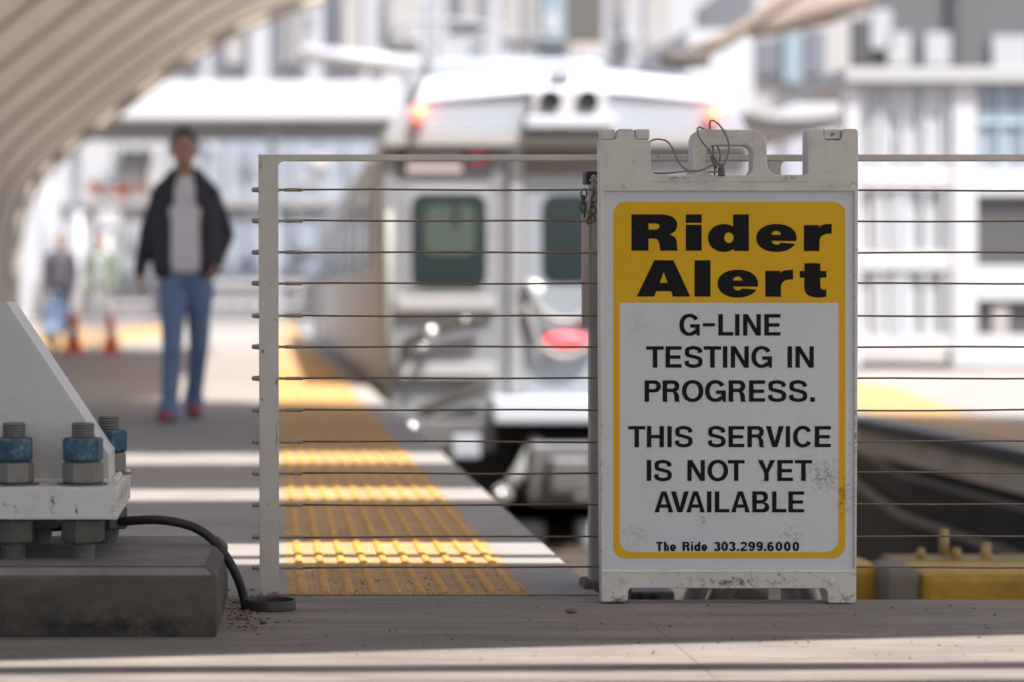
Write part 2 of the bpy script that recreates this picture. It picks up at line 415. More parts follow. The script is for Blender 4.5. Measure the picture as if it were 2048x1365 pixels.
hd += [Z8([(107,132),(380,132)] + catmull([(400,132),(470,150),(515,190),(523,236),(505,285),(455,315)],5) + catmull([(455,315),(503,342),(520,385),(522,430),(530,463)],5)[1:] + [(372,463)] + catmull([(368,450),(360,400),(343,360),(310,353)],5) + [(263,353),(263,463),(107,463)]),
       Z8([(263,215),(335,215),(356,224),(364,243),(356,262),(335,270),(263,270)])]
hd += [Z8([(602,132),(747,132),(747,210),(602,210)]), Z8([(602,227),(747,227),(747,463),(602,463)])]
hd += [Z8([(1033,132),(1177,132),(1177,466),(1040,466),(1040,448)] + ell(948,347,143,126,-60,-307,40,.95) + [(1033,243)]), Z8(ell(995,345,43,48,0,355,26))]
hd += head_e(0,0) + head_r(0,0); hcut = len(hd)
hd += [Z8([(315,550),(490,550),(643,881),(483,881),(468,832),(332,832),(313,881),(155,881)]), Z8([(400,660),(437,755),(365,755)])]
hd += [Z8([(682,550),(827,550),(827,881),(682,881)])]
hd += head_e(-352,416) + head_r(-351,417)
hd += [Z8([(1683,577),(1828,577),(1828,647),(1883,647),(1883,709),(1828,709),(1828,785)] + catmull([(1828,785),(1836,810),(1858,820),(1883,815)],4)[1:] + [(1883,883)] + catmull([(1883,883),(1835,889),(1780,888),(1725,873),(1692,842),(1682,795)],4)[1:] + [(1682,709),(1640,709),(1640,647),(1683,647)])]
LD = YD-.0003
sshape('heading_word', hd[:hcut], LD-.0003, .0006, M['ink'], sgn); sshape('heading_word', hd[hcut:], LD-.0003, .0006, M['ink'], sgn)

def stroke(pts, sv, sh=None, n=7):
    """A pen line; its width turns from sv (upright runs) to sh (level runs)."""
    sh = sh or sv; c = catmull(pts, n); Ls, Rs = [], []
    for i, p in enumerate(c):
        a, d = c[max(i-1,0)], c[min(i+1,len(c)-1)]
        tx, ty = d[0]-a[0], d[1]-a[1]; l = math.hypot(tx, ty) or 1; tx /= l; ty /= l
        hw = (sv*ty*ty + sh*tx*tx)/2
        Ls.append((p[0]-ty*hw, p[1]+tx*hw)); Rs.append((p[0]+ty*hw, p[1]-tx*hw))
    return Ls + Rs[::-1]
def glyph(ch, w, h, v, u):
    """Outlines of a sans capital / digit in a w x h box, upright stem v, level stem u: (layer0, layer1)."""
    rect = lambda a, b_, c, d: [(a,b_),(c,b_),(c,d),(a,d)]
    ring = lambda x0, y0, x1, y1: [ell((x0+x1)/2,(y0+y1)/2,(x1-x0)/2,(y1-y0)/2,0,355,36,.93), ell((x0+x1)/2,(y0+y1)/2,(x1-x0)/2-v,(y1-y0)/2-u,0,355,36,.95)]
    def arc(x0, y0, x1, y1, a0, a1):
        cx, cy, rx, ry = (x0+x1)/2,(y0+y1)/2,(x1-x0)/2,(y1-y0)/2
        return ell(cx,cy,rx,ry,a0,a1,34,.93) + ell(cx,cy,rx-v,ry-u,a1,a0,34,.95)
    m = h/2
    if ch == 'I': return [rect(0,0,w,h)], []
    if ch == '-': return [rect(0,h*.425,w,h*.575)], []
    if ch == '.': return [rect(0,h-w,w,h)], []
    if ch == 'L': return [[(0,0),(v,0),(v,h-u),(w,h-u),(w,h),(0,h)]], []
    if ch == 'E': return [[(0,0),(w,0),(w,u),(v,u),(v,h*.425),(w*.93,h*.425),(w*.93,h*.425+u),(v,h*.425+u),(v,h-u),(w,h-u),(w,h),(0,h)]], []
    if ch == 'T': return [[(0,0),(w,0),(w,u),((w+v)/2,u),((w+v)/2,h),((w-v)/2,h),((w-v)/2,u),(0,u)]], []
    if ch == 'H': return [[(0,0),(v,0),(v,m-u/2),(w-v,m-u/2),(w-v,0),(w,0),(w,h),(w-v,h),(w-v,m+u/2),(v,m+u/2),(v,h),(0,h)]], []
    if ch == 'N': return [[(0,0),(v*1.05,0),(w-v*.95,h*.68),(w-v*.95,0),(w,0),(w,h),(w-v*1.05,h),(v*.95,h*.32),(v*.95,h),(0,h)]], []
    if ch == 'V': return [[(0,0),(v*1.12,0),(w/2,h*.74),(w-v*1.12,0),(w,0),(w/2+v*.56,h),(w/2-v*.56,h)]], []
    if ch == 'A': return [[(w/2-v*.56,0),(w/2+v*.56,0),(w,h),(w-v*1.1,h),(w*.715,h*.78),(w*.285,h*.78),(v*1.1,h),(0,h)], [(w/2,h*.2),(w*.655,h*.62),(w*.345,h*.62)]], []
    if ch == 'Y': return [[(0,0),(v*1.15,0),(w/2,h*.43),(w-v*1.15,0),(w,0),((w+v)/2,h*.6),((w+v)/2,h),((w-v)/2,h),((w-v)/2,h*.6)]], []
    if ch in 'O0': return ring(0,-h*.015,w,h*1.015), []
    if ch == 'C': return [arc(0,-h*.015,w,h*1.015,32,328)], []
    if ch == 'G': return [arc(0,-h*.015,w,h*1.015,32,320)], [[(w*.53,h*.47),(w,h*.47),(w,h),(w-v*.62,h),(w-v*.8,h*.86),(w-v,h*.74),(w-v,h*.47+u),(w*.53,h*.47+u)]]
    if ch == 'S':
        q = [(w-v*.55,h*.30),(w*.80,h*.145),(w*.5,u*.42),(w*.2,h*.13),(v*.62,h*.275),(w*.2,h*.415),(w*.5,h*.485),(w*.8,h*.575),(w-v*.52,h*.725),(w*.8,h*.87),(w*.5,h-u*.42),(w*.19,h*.86),(v*.5,h*.68)]
        return [stroke(q, v*.98, u)], []
    def bowl(x, y0, y1, wx):
        ry = (y1-y0)/2; cx = wx-min(ry, wx*.42); return ell(cx,(y0+y1)/2,wx-cx,ry,90,-90,16)
    if ch in 'PR':
        k = h*(.57 if ch == 'P' else .55)
        o = [(0,0)] + bowl(0,0,k,w*(1 if ch == 'P' else .97)) + [(v,k),(v,h),(0,h)]
        i = [(v,u)] + bowl(0,u,k-u,w*(1 if ch == 'P' else .97)-v) + [(v,k-u)]
        leg = []
        if ch == 'R': leg = [[(w*.45,k-u*.99)] + catmull([(w*.62,k-u*.99),(w*.86,k+h*.03),(w*.94,h*.72),(w*.95,h*.9),(w,h)],5) + [(w-v*1.05,h)] + catmull([(w-v*1.05,h),(w-v*1.2,h*.85),(w-v*1.28,h*.68),(w*.58,k+.001*h),(w*.45,k+.001*h)],5)[1:]]
        return [o, i], leg
    if ch == 'B':
        k = h*.475
        o = [(0,0)] + bowl(0,0,k+u*.3,w*.93) + bowl(0,k+u*.3,h,w) + [(0,h)]
        return [o, [(v,u)] + bowl(0,u,k-u*.35,w*.93-v) + [(v,k-u*.35)], [(v,k+u*.65)] + bowl(0,k+u*.65,h-u,w-v) + [(v,h-u)]], []
    if ch == 'h': return [rect(0,0,v,h)], [[(v*.9,h*.45)] + ell(w/2,h*.52,w/2,h*.23,140,0,12) + [(w,h),(w-v,h)] + ell(w/2+v*.12,h*.55,w/2-v*.88,h*.13,0,170,12)]
    if ch == 'i': return [rect(0,0,w,h*.17), rect(0,h*.28,w,h)], []
    if ch == 'd': return ring(0,h*.27,w,h*1.015), [rect(w-v,0,w,h)]
    if ch == 'e': return [arc(0,h*.27,w,h*1.015,0,325)], [rect(v*.8,h*.60,w,h*.60+u*.85)]
    if ch == '3': return [arc(0,-h*.01,w*.97,h*.53,165,-88)], [arc(0,h*.43,w,h*1.015,88,-165)]
    if ch == '2': return [arc(0,-h*.01,w,h*.60,170,-25)], [[(w*.86,h*.36),(w,h*.40),(w*.46,h-u),(w,h-u),(w,h),(0,h),(0,h-u)]]
    if ch == '6': return ring(0,h*.36,w,h*1.015), [arc(0,-h*.01,w,h*1.1,38,190)]
    if ch == '9':
        a, c = glyph('6', w, h, v, u); f = lambda l: [(w-x, h-y) for x, y in l]; return [f(l) for l in a], [f(l) for l in c]
    return [], []
def text_line(name, items, ya, yb, x_off, y_off, k, v, u):
    gaps = [i for i in range(1, len(items)) if items[i][1]-items[i-1][2] > 45]
    if gaps: return [text_line(name, items[i:j], ya, yb, x_off, y_off, k, v, u) for i, j in zip([0]+gaps, gaps+[len(items)])]
    l0, l1 = [], []
    for ch, x0, x1 in items:
        a, c = glyph(ch, x1-x0, yb-ya, v, u)
        f = lambda l: [(x_off+(x0+x)*k, y_off+(ya+y)*k) for x, y in l]
        l0 += [f(l) for l in a]; l1 += [f(l) for l in c]
    return sshape(name, None, LD-.0003, .0006, M['ink'], sgn, layers=[l0, l1])
K = 480/2048
text_line('notice_word', [('G',595,769),('-',795,898),('L',928,1056),('I',1071,1109),('N',1139,1291),('E',1321,1459)], 122,306,1220,600,K,39,30)
text_line('notice_word', [('T',313,462),('E',477,614),('S',637,795),('T',803,952),('I',967,1005),('N',1034,1188),('G',1210,1386),('I',1519,1558),('N',1587,1743)], 397,580,1220,600,K,39,30)
text_line('notice_word', [('P',298,438),('R',452,600),('O',617,800),('G',815,992),('R',1016,1163),('E',1190,1328),('S',1350,1509),('S',1530,1689),('.',1714,1752)], 688,871,1220,600,K,39,30)
text_line('notice_word', [('T',158,304),('H',318,464),('I',493,530),('S',555,709),('S',836,991),('E',1015,1149),('R',1177,1321),('V',1334,1487),('I',1504,1541),('C',1566,1733),('E',1752,1889)], 55,235,1220,840,K,38,29)
text_line('notice_word', [('I',316,355),('S',378,532),('N',664,813),('O',835,1011),('T',1008,1153),('Y',1264,1414),('E',1432,1566),('T',1582,1728)], 345,524,1220,840,K,38,29)
text_line('notice_word', [('A',382,543),('V',523,677),('A',654,813),('I',831,869),('L',898,1022),('A',1037,1197),('B',1218,1363),('L',1387,1510),('E',1527,1661)], 612,792,1220,840,K,38,29)
text_line('phone_line_word', [('T',397,453),('h',463,505),('e',515,567),('R',622,684),('i',695,712),('d',722,775),('e',783,833),
    ('3',888,946),('0',953,1010),('3',1017,1075),('.',1087,1105),('2',1117,1172),('9',1183,1242),('9',1251,1309),('.',1318,1336),('6',1346,1402),('0',1417,1474),('0',1488,1545),('0',1562,1618)], 1043,1122,1220,840,K,20,16)
# dirt smears on the notice (object space of the parts = relative to the sign's base)
def sb(px, py, rx, ry, a): 
    p = P(px, py, SD); return (p.x-1.10, p.z, rx/SS, ry/SS, a)
smears = [sb(1648,955,75,70,1), sb(1690,990,45,80,.9), sb(1405,1045,22,45,.9), sb(1275,1070,75,45,.75), sb(1580,1070,90,40,.7), sb(1560,1005,60,60,.5), sb(1460,1150,260,22,.8), sb(1700,880,30,160,.6), sb(1330,1150,60,20,.9), sb(1520,960,50,60,.5)]
stain_blobs(M['face'], smears, scale=95, amt=.46, col=(.13,.11,.085)); stain_blobs(M['yellow'], smears, scale=95, amt=.45)
stain_blobs(M['face'], [sb(1275,650,40,60,.9), sb(1400,760,150,120,.5), sb(1330,1000,120,100,.6), sb(1300,900,60,120,.5), sb(1620,880,80,90,.7)], scale=26, amt=.22, col=(.25,.22,.18), lo=.42, hi=.62)
stain_blobs(M['plastic'], [sb(1470,1165,260,26,.85), sb(1240,1200,60,14,1), sb(1690,1195,60,30,.8), sb(1700,370,45,16,.8), sb(1350,355,60,14,.8), sb(1580,357,60,14,.8), sb(1470,345,80,14,.7), sb(1395,310,16,50,.6), sb(1665,268,30,16,.9), sb(1450,275,80,12,.5), sb(1206,900,9,320,.6), sb(1712,900,9,320,.8)], scale=70, col=(.16,.12,.085))

# wire lock loops over the handle
def pxpath(pts, n=7): return [P(*q) for q in catmull(pts, n)]
lc = MB()
r = .0021
lc.tube(pxpath([(1300,283,5.86),(1312,279,5.80),(1332,282,5.79),(1345,297,5.79),(1355,320,5.785),(1370,338,5.785),(1388,343,5.78),(1412,337,5.78),(1432,326,5.79)]), r, 8)
lc.tube(pxpath([(1300,347,5.86),(1330,347,5.79),(1360,344,5.785),(1390,341,5.782)]), r, 8)
lc.tube(pxpath([(1408,259,5.83),(1400,255,5.80),(1395,260,5.785),(1400,277,5.785),(1420,303,5.785),(1437,326,5.79),(1446,337,5.79),(1438,343,5.79),(1416,345,5.79)]), r, 8)
lc.tube(pxpath([(1420,262,5.83),(1420,246,5.81),(1425,241,5.79),(1440,252,5.785),(1454,275,5.785),(1458,300,5.785),(1450,325,5.785),(1440,336,5.79)]), r, 8)
lc.tube(pxpath([(1425,290,5.83),(1428,312,5.80),(1430,332,5.80),(1429,352,5.82)]), r*.9, 8)
lc.tube(pxpath([(1433,290,5.83),(1440,306,5.80),(1439,322,5.80),(1431,338,5.80)]), r*.9, 8)
lc.tube(pxpath([(1424,312,5.795),(1432,334,5.79)], 1), .0055, 10)
tag(obj('lock_cable', lc, mat('grey_sheathed_wire', (.20,.195,.175), .5, .2, var=.2, vscale=60), loc=P(1420,300,5.79), smooth=True), 'thin grey wire looped loosely around the handle on top of the white sign', 'cable')
pd = MB(); p = P(1443,343,5.80); pd.box(p.x-.008,p.x+.008,5.795,5.806,p.z-.012,p.z+.008)
pl = tag(obj('padlock', pd, mat('dull_brass', (.15,.13,.11), .5, .5), bevel=.004, loc=p, seg=3), 'small dull padlock hanging from the wire in the sign handle', 'padlock')
k = MB(); k.tube([p+Vector((-.005,0,.006)), p+Vector((-.005,0,.014)), p+Vector((0,0,.018)), p+Vector((.005,0,.014)), p+Vector((.005,0,.006))], .0016, 8)
obj('shackle', k, M['galv'], pl)

# ------------------------------------------------------------------ wire fence
FY = 5.985; FS = FP/FY
fence = thing('cable_fence', (0, FY, 0), 'low fence of thirteen taut steel wires on flat pale grey posts', 'fence')
def fx(px): return (px-CX)/FS
def fz(py): return CH-(py-CY)/FS
ZT = fz(310)
def frame_loop(outer, inner): return [outer, inner]
th = .05
# the left post with the rounded inner corner under the rail
post_l = [(fx(516.5),fz(309.5)),(fx(573),fz(309.5)),(fx(573),fz(322)),(fx(567),fz(323)),(fx(561),fz(325.5)),(fx(556.5),fz(331)),(fx(556.5),fz(332)),(fx(557.5),fz(700)),(fx(558.5),fz(1191)),(fx(519.5),fz(1191)),(fx(518),fz(700))]
shape('post', [[post_l]], lambda x, y, z: Vector((x, FY+z, y)), .012, M['fence'], fence, .0015)
b = MB(); b.box(fx(573), 3.8, FY-.006, FY+.03, fz(322), fz(309.5))
obj('top_rail', b, M['fence'], fence, bevel=.002)
post_r = [(fx(1531),fz(322.5)),(fx(1569),fz(322.5)),(fx(1563),fz(328)),(fx(1561),fz(334)),(fx(1561),fz(1330)),(fx(1536),fz(1330)),(fx(1536),fz(334)),(fx(1535),fz(328))]
shape('post', [[post_r]], lambda x, y, z: Vector((x, FY+z, y)), .012, M['fence'], fence, .0015)
b = MB(); b.box(3.74, 3.80, FY-.006, FY+.006, -.2, fz(323)); obj('post', b, M['fence'], fence, bevel=.002)
ys = [380,442,505,567,632,694,757,821,884,947,1010,1074,1136]
for i, y in enumerate(ys):
    z = fz(y); dz = -(fz(y)-fz(ys[6]))*.004
    pts = []
    for j in range(41):
        x = fx(600)+(3.74-fx(600))*j/40
        pts.append((x, FY+.0008*math.sin(j*1.3+i), z + dz*j/20 + .0009*math.sin(j*.9+i*2.1) + (.0012 if i > 6 else .0004)*math.sin(j*.31+i)))
    c = MB(); c.tube(pts, .0024, 8)
    cab = obj('cable', c, M['wire'], fence, smooth=True)
    f = MB()
    f.lathe((0, FY, z), [(.0005,fx(503)),(.0045,fx(504)),(.0062,fx(507)),(.0062,fx(511)),(.0048,fx(511.4)),(.0068,fx(512)),(.0068,fx(518)),(.0002,fx(518.2))], 12, 'x')
    obj('end_nut', f, M['fitting'], cab); f = MB()
    f.lathe((0, FY, z+random.uniform(-.0006,.0006)), [(.0002,fx(556)),(.0040,fx(556)),(.0036,fx(560)),(.0030,fx(569)),(.0046,fx(570)),(.0046,fx(603)),(.0036,fx(605)),(.0026,fx(606))], 12, 'x')
    obj('swage_sleeve', f, M['fitting'], cab, smooth=False)
rust = mat('rust', (.30,.12,.035), .9, var=.4, vscale=80)
stain_blobs(M['fence'], [(fx(525),fz(703),.008,.010,1),(fx(553),fz(762),.006,.018,1),(fx(524),fz(800),.005,.006,1),(fx(553),fz(870),.006,.05,.9),(fx(523),fz(1188),.03,.012,.8),(fx(545),fz(1188),.03,.012,1),(fx(522),fz(330),.008,.03,.7)], scale=90, col=(.28,.13,.045), amt=.9, lo=.42, hi=.55)

# gate post with its chain, behind the fence, beside the sign
gp = thing('gate_post', (.83, 6.10, 0), 'grey steel gate post half hidden behind the left edge of the sign', 'post')
D = 6.10
b = MB(); p, q = P(1181,1160,D), P(1222,365,D); b.box(p.x, q.x, D, D+.05, -.02, q.z); obj('tube', b, mat('grey_paint', (.30,.275,.25), .6, var=.15, vscale=9, speck=.6, sscale=60), gp, bevel=.004)
b = MB(); p, q = P(1171,368,D), P(1212,343,D); b.box(p.x, q.x, D-.012, D+.055, p.z, q.z); obj('cap', b, M['rubber'], gp, bevel=.004)
b = MB(); p, q = P(1165,656,D), P(1178,428,D); b.box(p.x, q.x-.001, D+.004, D+.02, p.z, q.z); obj('flat_bar', b, mat('pinkish_primer', (.50,.40,.36), .6, var=.1), gp, bevel=.002)
b = MB(); p = P(1175,1165,D); b.box(p.x-.01, p.x+.11, D-.03, D+.10, -.01, .022); obj('base_shoe', b, mat('rusty_grey', (.10,.075,.06), .8, var=.3), gp, bevel=.012)
b = MB(); p = P(1187.5,352,6.06)
b.lathe((p.x,6.06,p.z), [(.002,.003),(.006,-.001),(.007,-.008),(.011,-.009),(.011,-.013),(.0062,-.014),(.0062,-.05)], 14)
obj('bolt', b, M['fitting'], gp)
ch = thing('chain', P(1186,400,6.04), 'short rusty steel chain hanging on the gate post next to the sign', 'chain')
def link_mesh(c, ang, tilt, L=.024, Wd=.015, r=.0024):
    k = MB(); pts = []
    for i in range(17):
        a = 2*math.pi*i/16; pts.append(Vector((math.cos(a)*Wd/2, 0, math.sin(a)*L/2)))
    rot = Matrix.Rotation(ang, 4, 'Z') @ Matrix.Rotation(tilt, 4, 'Y')
    k.tube([c+(rot @ q) for q in pts], r, 7, cap=False); return k
cm = mat('rusty_chain', (.16,.115,.08), .6, .4, var=.4, vscale=50)
for i, (px, py, an, ti) in enumerate(((1188,383,1.2,.1),(1190,396,.2,.3),(1184,407,1.1,-.2),(1186,420,.3,-.4),(1180,431,1.0,.2),(1182,440,.1,.9),(1168,388,.2,.1),(1167,401,1.2,.1),(1166,414,.3,0),(1169,426,1.3,.2))):
    obj('chain_link', link_mesh(P(px,py,6.03), an, ti), cm, ch, smooth=True)

# ------------------------------------------------------------------ steel column base on its plinth
pln = MB(); X1 = -.115
pln.v = []
n = 0
prof = [(0,0),(0,.128),(.022,.152)]
outl = [(-2.2,5.236),(X1,5.236),(-.103,5.93),(-2.2,5.98)]
top = [(-2.2,5.262),(X1-.022,5.262),(-.125,5.955-.03),(-2.2,5.955)]
pln.v = [(x,y,0) for x,y in outl] + [(x,y,.130) for x,y in outl] + [(x,y,.152) for x,y in top]
for a in (0,4):
    for i in range(4): pln.face(a+i, a+(i+1)%4, a+4+(i+1)%4, a+4+i)
pln.face(8,9,10,11); pln.face(3,2,1,0)
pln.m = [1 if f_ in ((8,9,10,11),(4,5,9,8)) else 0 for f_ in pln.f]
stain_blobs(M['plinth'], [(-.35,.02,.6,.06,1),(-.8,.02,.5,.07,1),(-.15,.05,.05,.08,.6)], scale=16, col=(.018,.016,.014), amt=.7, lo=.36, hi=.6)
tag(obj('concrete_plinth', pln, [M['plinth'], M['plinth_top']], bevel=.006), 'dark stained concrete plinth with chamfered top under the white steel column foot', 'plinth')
cb = thing('column_base', (-.6, 5.6, .152), 'white steel column foot with blue nuts on the concrete plinth', 'column base')
b = MB()
b.prismz([(-1.5,5.36),(-.338,5.36),(-.343,5.94),(-1.5,5.94)], .243, .315)
obj('base_plate', b, M['steel_white'], cb, bevel=.004)
stain_blobs(M['steel_white'], [((105-CX)*5.36/FP+.6, CH-(1000-CY)*5.36/FP-.152, .012,.05,1),((153-CX)*5.36/FP+.6, CH-(1022-CY)*5.36/FP-.152,.006,.022,1),((30-CX)*5.36/FP+.6, CH-(1012-CY)*5.36/FP-.152,.01,.03,.9),((8-CX)*5.36/FP+.6, CH-(1010-CY)*5.36/FP-.152,.02,.02,.8),((60-CX)*5.36/FP+.6, CH-(1030-CY)*5.36/FP-.152,.03,.02,.6),(.26,.13,.02,.05,.8)], scale=50, col=(.10,.07,.045))
stain_blobs(M['steel_white'], [(0,.02,.35,.10,.5),(-.1,.3,.4,.3,.35),(.1,.12,.1,.3,.4)], scale=38, col=(.30,.27,.23), amt=.5, lo=.45, hi=.62)
D0, D1 = 5.50, 5.72
pf = [P(-500,600,D0),P(12,604,D0),P(205,892,D0),P(217,908,D0),P(218,958,D0),P(224,966,D0)]
poly = [(v.x, v.z) for v in pf]; poly[0] = (-1.45, poly[1][1]); poly += [(poly[-1][0], .316), (-1.45,.316)]
b = MB(); b.prism(poly, D0, D1); obj('gusset', b, M['steel_white'], cb, bevel=.0035, seg=2)
b = MB(); b.tube([(-1.2,5.61,.32),(-1.3,5.61,1.2),(-1.75,5.61,3.0),(-2.6,5.61,5.5)], [.14,.14,.14,.12], 20); obj('column_tube', b, M['steel_white'], cb, smooth=True)
b = MB(); b.tube([(-1.2,D0-.004,.317),(poly[-2][0],D0-.004,.317)], .007, 8); b.tube([(poly[-2][0]+.003,D0,.317),(poly[-2][0]+.003,D1,.317)], .008, 8)
obj('weld', b, M['steel_white'], cb)
def hexa(c, r, z0, z1, a0=0.):
    k = MB(); ch_ = .006
    prof = [(r-ch_,z0),(r,z0+ch_*.7),(r,z1-ch_*.7),(r-ch_,z1)]
    o = len(k.v)
    for rr, z in prof:
        for j in range(6):
            a = a0+j*math.pi/3; k.v.append((c[0]+rr*math.cos(a), c[1]+rr*math.sin(a), z))
    for i in range(3):
        for j in range(6): k.face(o+i*6+j, o+i*6+(j+1)%6, o+(i+1)*6+(j+1)%6, o+(i+1)*6+j)
    k.face(*range(o+5,o-1,-1)); k.face(*range(o+18,o+24)); return k
def threads(c, r, z0, z1, pitch=.0062):
    pr = []; z = z0
    while z < z1-.001: pr += [(r-.0022,z),(r,z+pitch*.35),(r,z+pitch*.6),(r-.0022,z+pitch)]; z += pitch
    pr += [(r-.004, z+.001)]
    k = MB(); k.lathe((c[0],c[1],0), [(.001,z0)]+pr+[(.001,z+.001)], 24); return k
for i, (x, y, a) in enumerate((((28-CX)*5.43/FP,5.43,.35),((166-CX)*5.43/FP,5.43,.12),(-.385,5.76,.5),(-.545,5.76,.2),(-.72,5.43,.1),(-.735,5.76,.3))):
    ab = obj('anchor_bolt', threads((x,y), .0262, .15, .449), M['thread'], cb)
    obj('blue_nut', hexa((x,y), .0475, .3685, .4215, a+.25), M['blue_nut'], ab, bevel=.002)
    obj('nut', hexa((x,y), .0465, .3185, .368, a), M['galv'], ab, bevel=.002)
    obj('levelling_nut', hexa((x,y), .050, .186, .2405, a+.15), M['shade_nut'], ab, bevel=.002)
    k = MB(); k.lathe((x,y,0), [(.03,.3152),(.056,.3152),(.056,.3183),(.03,.3183)], 24); obj('washer', k, M['thread'], ab)
# conduit
cd = MB(); cd.tube(pxpath([(60,1056,5.8),(140,1053,5.78),(205,1049,5.75),(262,1042,5.72),(325,1041,5.70),(385,1054,5.70),(425,1080,5.70),(453,1115,5.70),(472,1150,5.70),(485,1185,5.71),(492,1222,5.71),(492,1240,5.71)], 6), .0108, 12)
tag(obj('conduit', cd, M['rubber'], smooth=True, loc=P(425,1080,5.7)), 'black rubber cable curving from under the column foot down into the floor ring', 'cable')
rg = MB(); c0 = ((541-CX)*5.71/FP, 5.71)
rg.lathe((c0[0],c0[1],0), [(.0545,.001),(.0595,.001),(.0605,.004),(.0595,.021),(.058,.0235),(.0555,.0225),(.0545,.018),(.0545,.001)], 36, capped=False)
ring = tag(obj('floor_ring', rg, mat('dirty_pipe', (.055,.052,.05), .6, .1, var=.3, vscale=40, stain=.4, stscale=30), smooth=False, loc=(c0[0],c0[1],0)), 'dark round pipe end standing up from the floor where the black cable enters', 'pipe')
k = MB(); k.lathe((c0[0],c0[1],.0015), [(.001,0),(.054,0)], 24, capped=False); obj('hole', k, M['dark'], ring)
# litter
leafm = [mat('dry_leaf', (.20,.10,.045), .9, var=.4, vscale=60), mat('dark_leaf', (.06,.045,.035), .9, var=.3), mat('pale_scrap', (.45,.40,.34), .9)]
def leaf(px, py, s, mi, label, flat=.3):
    x, y = G(px, py); k = MB(); n = 7; pts = []
    for i in range(n):
        a = 2*math.pi*i/n; rr = s*random.uniform(.55,1); pts.append((x+rr*math.cos(a), y+rr*math.sin(a)*1.3, .001+s*flat*random.uniform(.1,1)))
    k.v = pts + [(x,y,.001+s*flat*.8)] + [(a, b_, 0.0004) for a, b_, c_ in pts]
    for i in range(n):
        k.face(i, (i+1)%n, n); k.face(i, n+1+i, n+1+(i+1)%n, (i+1)%n)
    return tag(obj('leaf', k, leafm[mi], loc=(x,y,0)), label, 'leaf')
for px, py, s, mi, lb in ((487,1232,.014,0,'orange brown dry leaf lying against the left side of the floor ring'),
        (470,1206,.012,1,'dark dry leaf beside the plinth corner above the floor ring'),
        (497,1222,.008,2,'pale torn scrap leaning on the floor ring under the cable'),
        (527,1248,.011,1,'dark leaf crumb lying in front of the floor ring'),
        (825,1172,.016,1,'dark flat leaf on the yellow paving, left of a pair'),
        (858,1177,.014,1,'dark crumpled leaf on the yellow paving, right of a pair'),
        (752,1165,.008,1,'small dark crumb on the yellow paving left of the two leaves')):
    leaf(px, py, s, mi, lb)
deb = MB(); rnd = random.Random(3)
for i in range(220):
    t_ = rnd.random(); x, y = G(440+rnd.gauss(45,28), 1215+rnd.gauss(8,20) )
    if x < -.098 and y < 5.93: continue
    s = rnd.uniform(.0007,.0024); a_ = rnd.uniform(-1,1); deb.prismz([(x-s*2,y-s+a_*s),(x+s*1.5,y-s-a_*s),(x+s*2.2,y+s*a_),(x-s,y+s)],0,s*.8)
for i in range(150):
    x = rnd.uniform(-.3,2.2); y = rnd.uniform(4.9,5.85); s = rnd.uniform(.0008,.0022); deb.box(x-s,x+s,y-s,y+s,0,s)
for i in range(90):
    x = rnd.uniform(.05,.64); y = rnd.uniform(5.98,6.5); s = rnd.uniform(.0006,.0018); deb.box(x-s*2,x+s*2,y-s,y+s,.004,.004+s)
o = obj('grit', deb, mat('brown_grit', (.09,.065,.045), .95, var=.5, vscale=80)); tag(o, 'brown crumbs of grit and leaf litter scattered on the floor', 'grit', kind='stuff')
x, y = G(1143,1227); k = MB(); k.ball((x,y,.006), .012, 12, 8, (1.25,.9,.55)); 
tag(obj('pebble', k, mat('tan_pebble', (.20,.14,.09), .8, var=.4, vscale=80), loc=(x,y,0), smooth=True), 'small brown pebble on the concrete left of the sign', 'pebble')

# ------------------------------------------------------------------ unseen shade slats overhead + vault on the left
can = thing('station_canopy', (-3.8, 30, 0), 'tall ribbed beige canopy sweeping up over the left of the platform', 'canopy')
H = 4.6; ox, oy = SUN.x/SUN.z*H, SUN.y/SUN.z*H
shadem = mat('shade_board', (.42,.39,.35), .8, var=.1, vscale=2)
def roof(pts, t_=.06):
    b = MB(); b.prismz([(x+ox, y+oy) for x, y in pts], H, H+t_); return obj('shade_panel', b, shadem, can)  # unseen slats, outlined from the ground shade they must cast
def ln(x, x0, y0, sl): return y0+sl*(x-x0)
A, B = -7.0, 7.5
roof([(A,-7),(B,-7),(B,4.66+.02*(B-.5)),(A,ln(A,.5,4.655,.035))])
roof([(A,ln(A,0,4.735,.034)),(B,ln(B,0,4.735,.034)),(B,ln(B,0,4.805,.034)),(A,ln(A,0,4.805,.034))])
roof([(A,4.35),(-.55,4.89),(1.64,5.27),(B,6.3),(B,6.65),(A,6.65)])
roof([(A,6.81),(B,6.81),(B,6.875),(A,6.875)])
roof([(A,7.23),(B,7.23),(B,8.76),(A,8.76)])
roof([(A,9.30),(B,9.30),(B,10.68),(A,10.68)])
roof([(A,11.45),(B,11.45),(B,14.3),(3.9,15.1),(-.3,17.2),(-1.0,17.5),(-1.3,18.6),(A,18.8)])
vpts = catmull([(650,-6),(475,60),(328,152),(196,253),(108,326),(58,394),(33,490),(28,610),(28,740)], 3)
DE = 34.
arc_ = [P(x,y,DE) for x, y in vpts]; arc_ = [(v.x, max(v.z,0)) for v in arc_]
mem = mat('beige_membrane', (.56,.48,.39), .8, var=.32, vscale=.9, stretch=(1,.6,1), transl=.13)
b = MB(); Y0, Y1 = 15.6, DE-.75; ny = 60; na = len(arc_)
for i in range(ny+1):
    y = Y0+(Y1-Y0)*i/ny; ph = ((y-Y0) % 1.9)/1.9
    for j, (x, z) in enumerate(arc_):
        s = (.01+.03*(math.sin(int((y-Y0)/1.9)*2.3)**2))*math.sin(math.pi*ph); nx_, nz_ = .5, .85
        b.v.append((x-nx_*-s*.4, y, z+s*nz_))
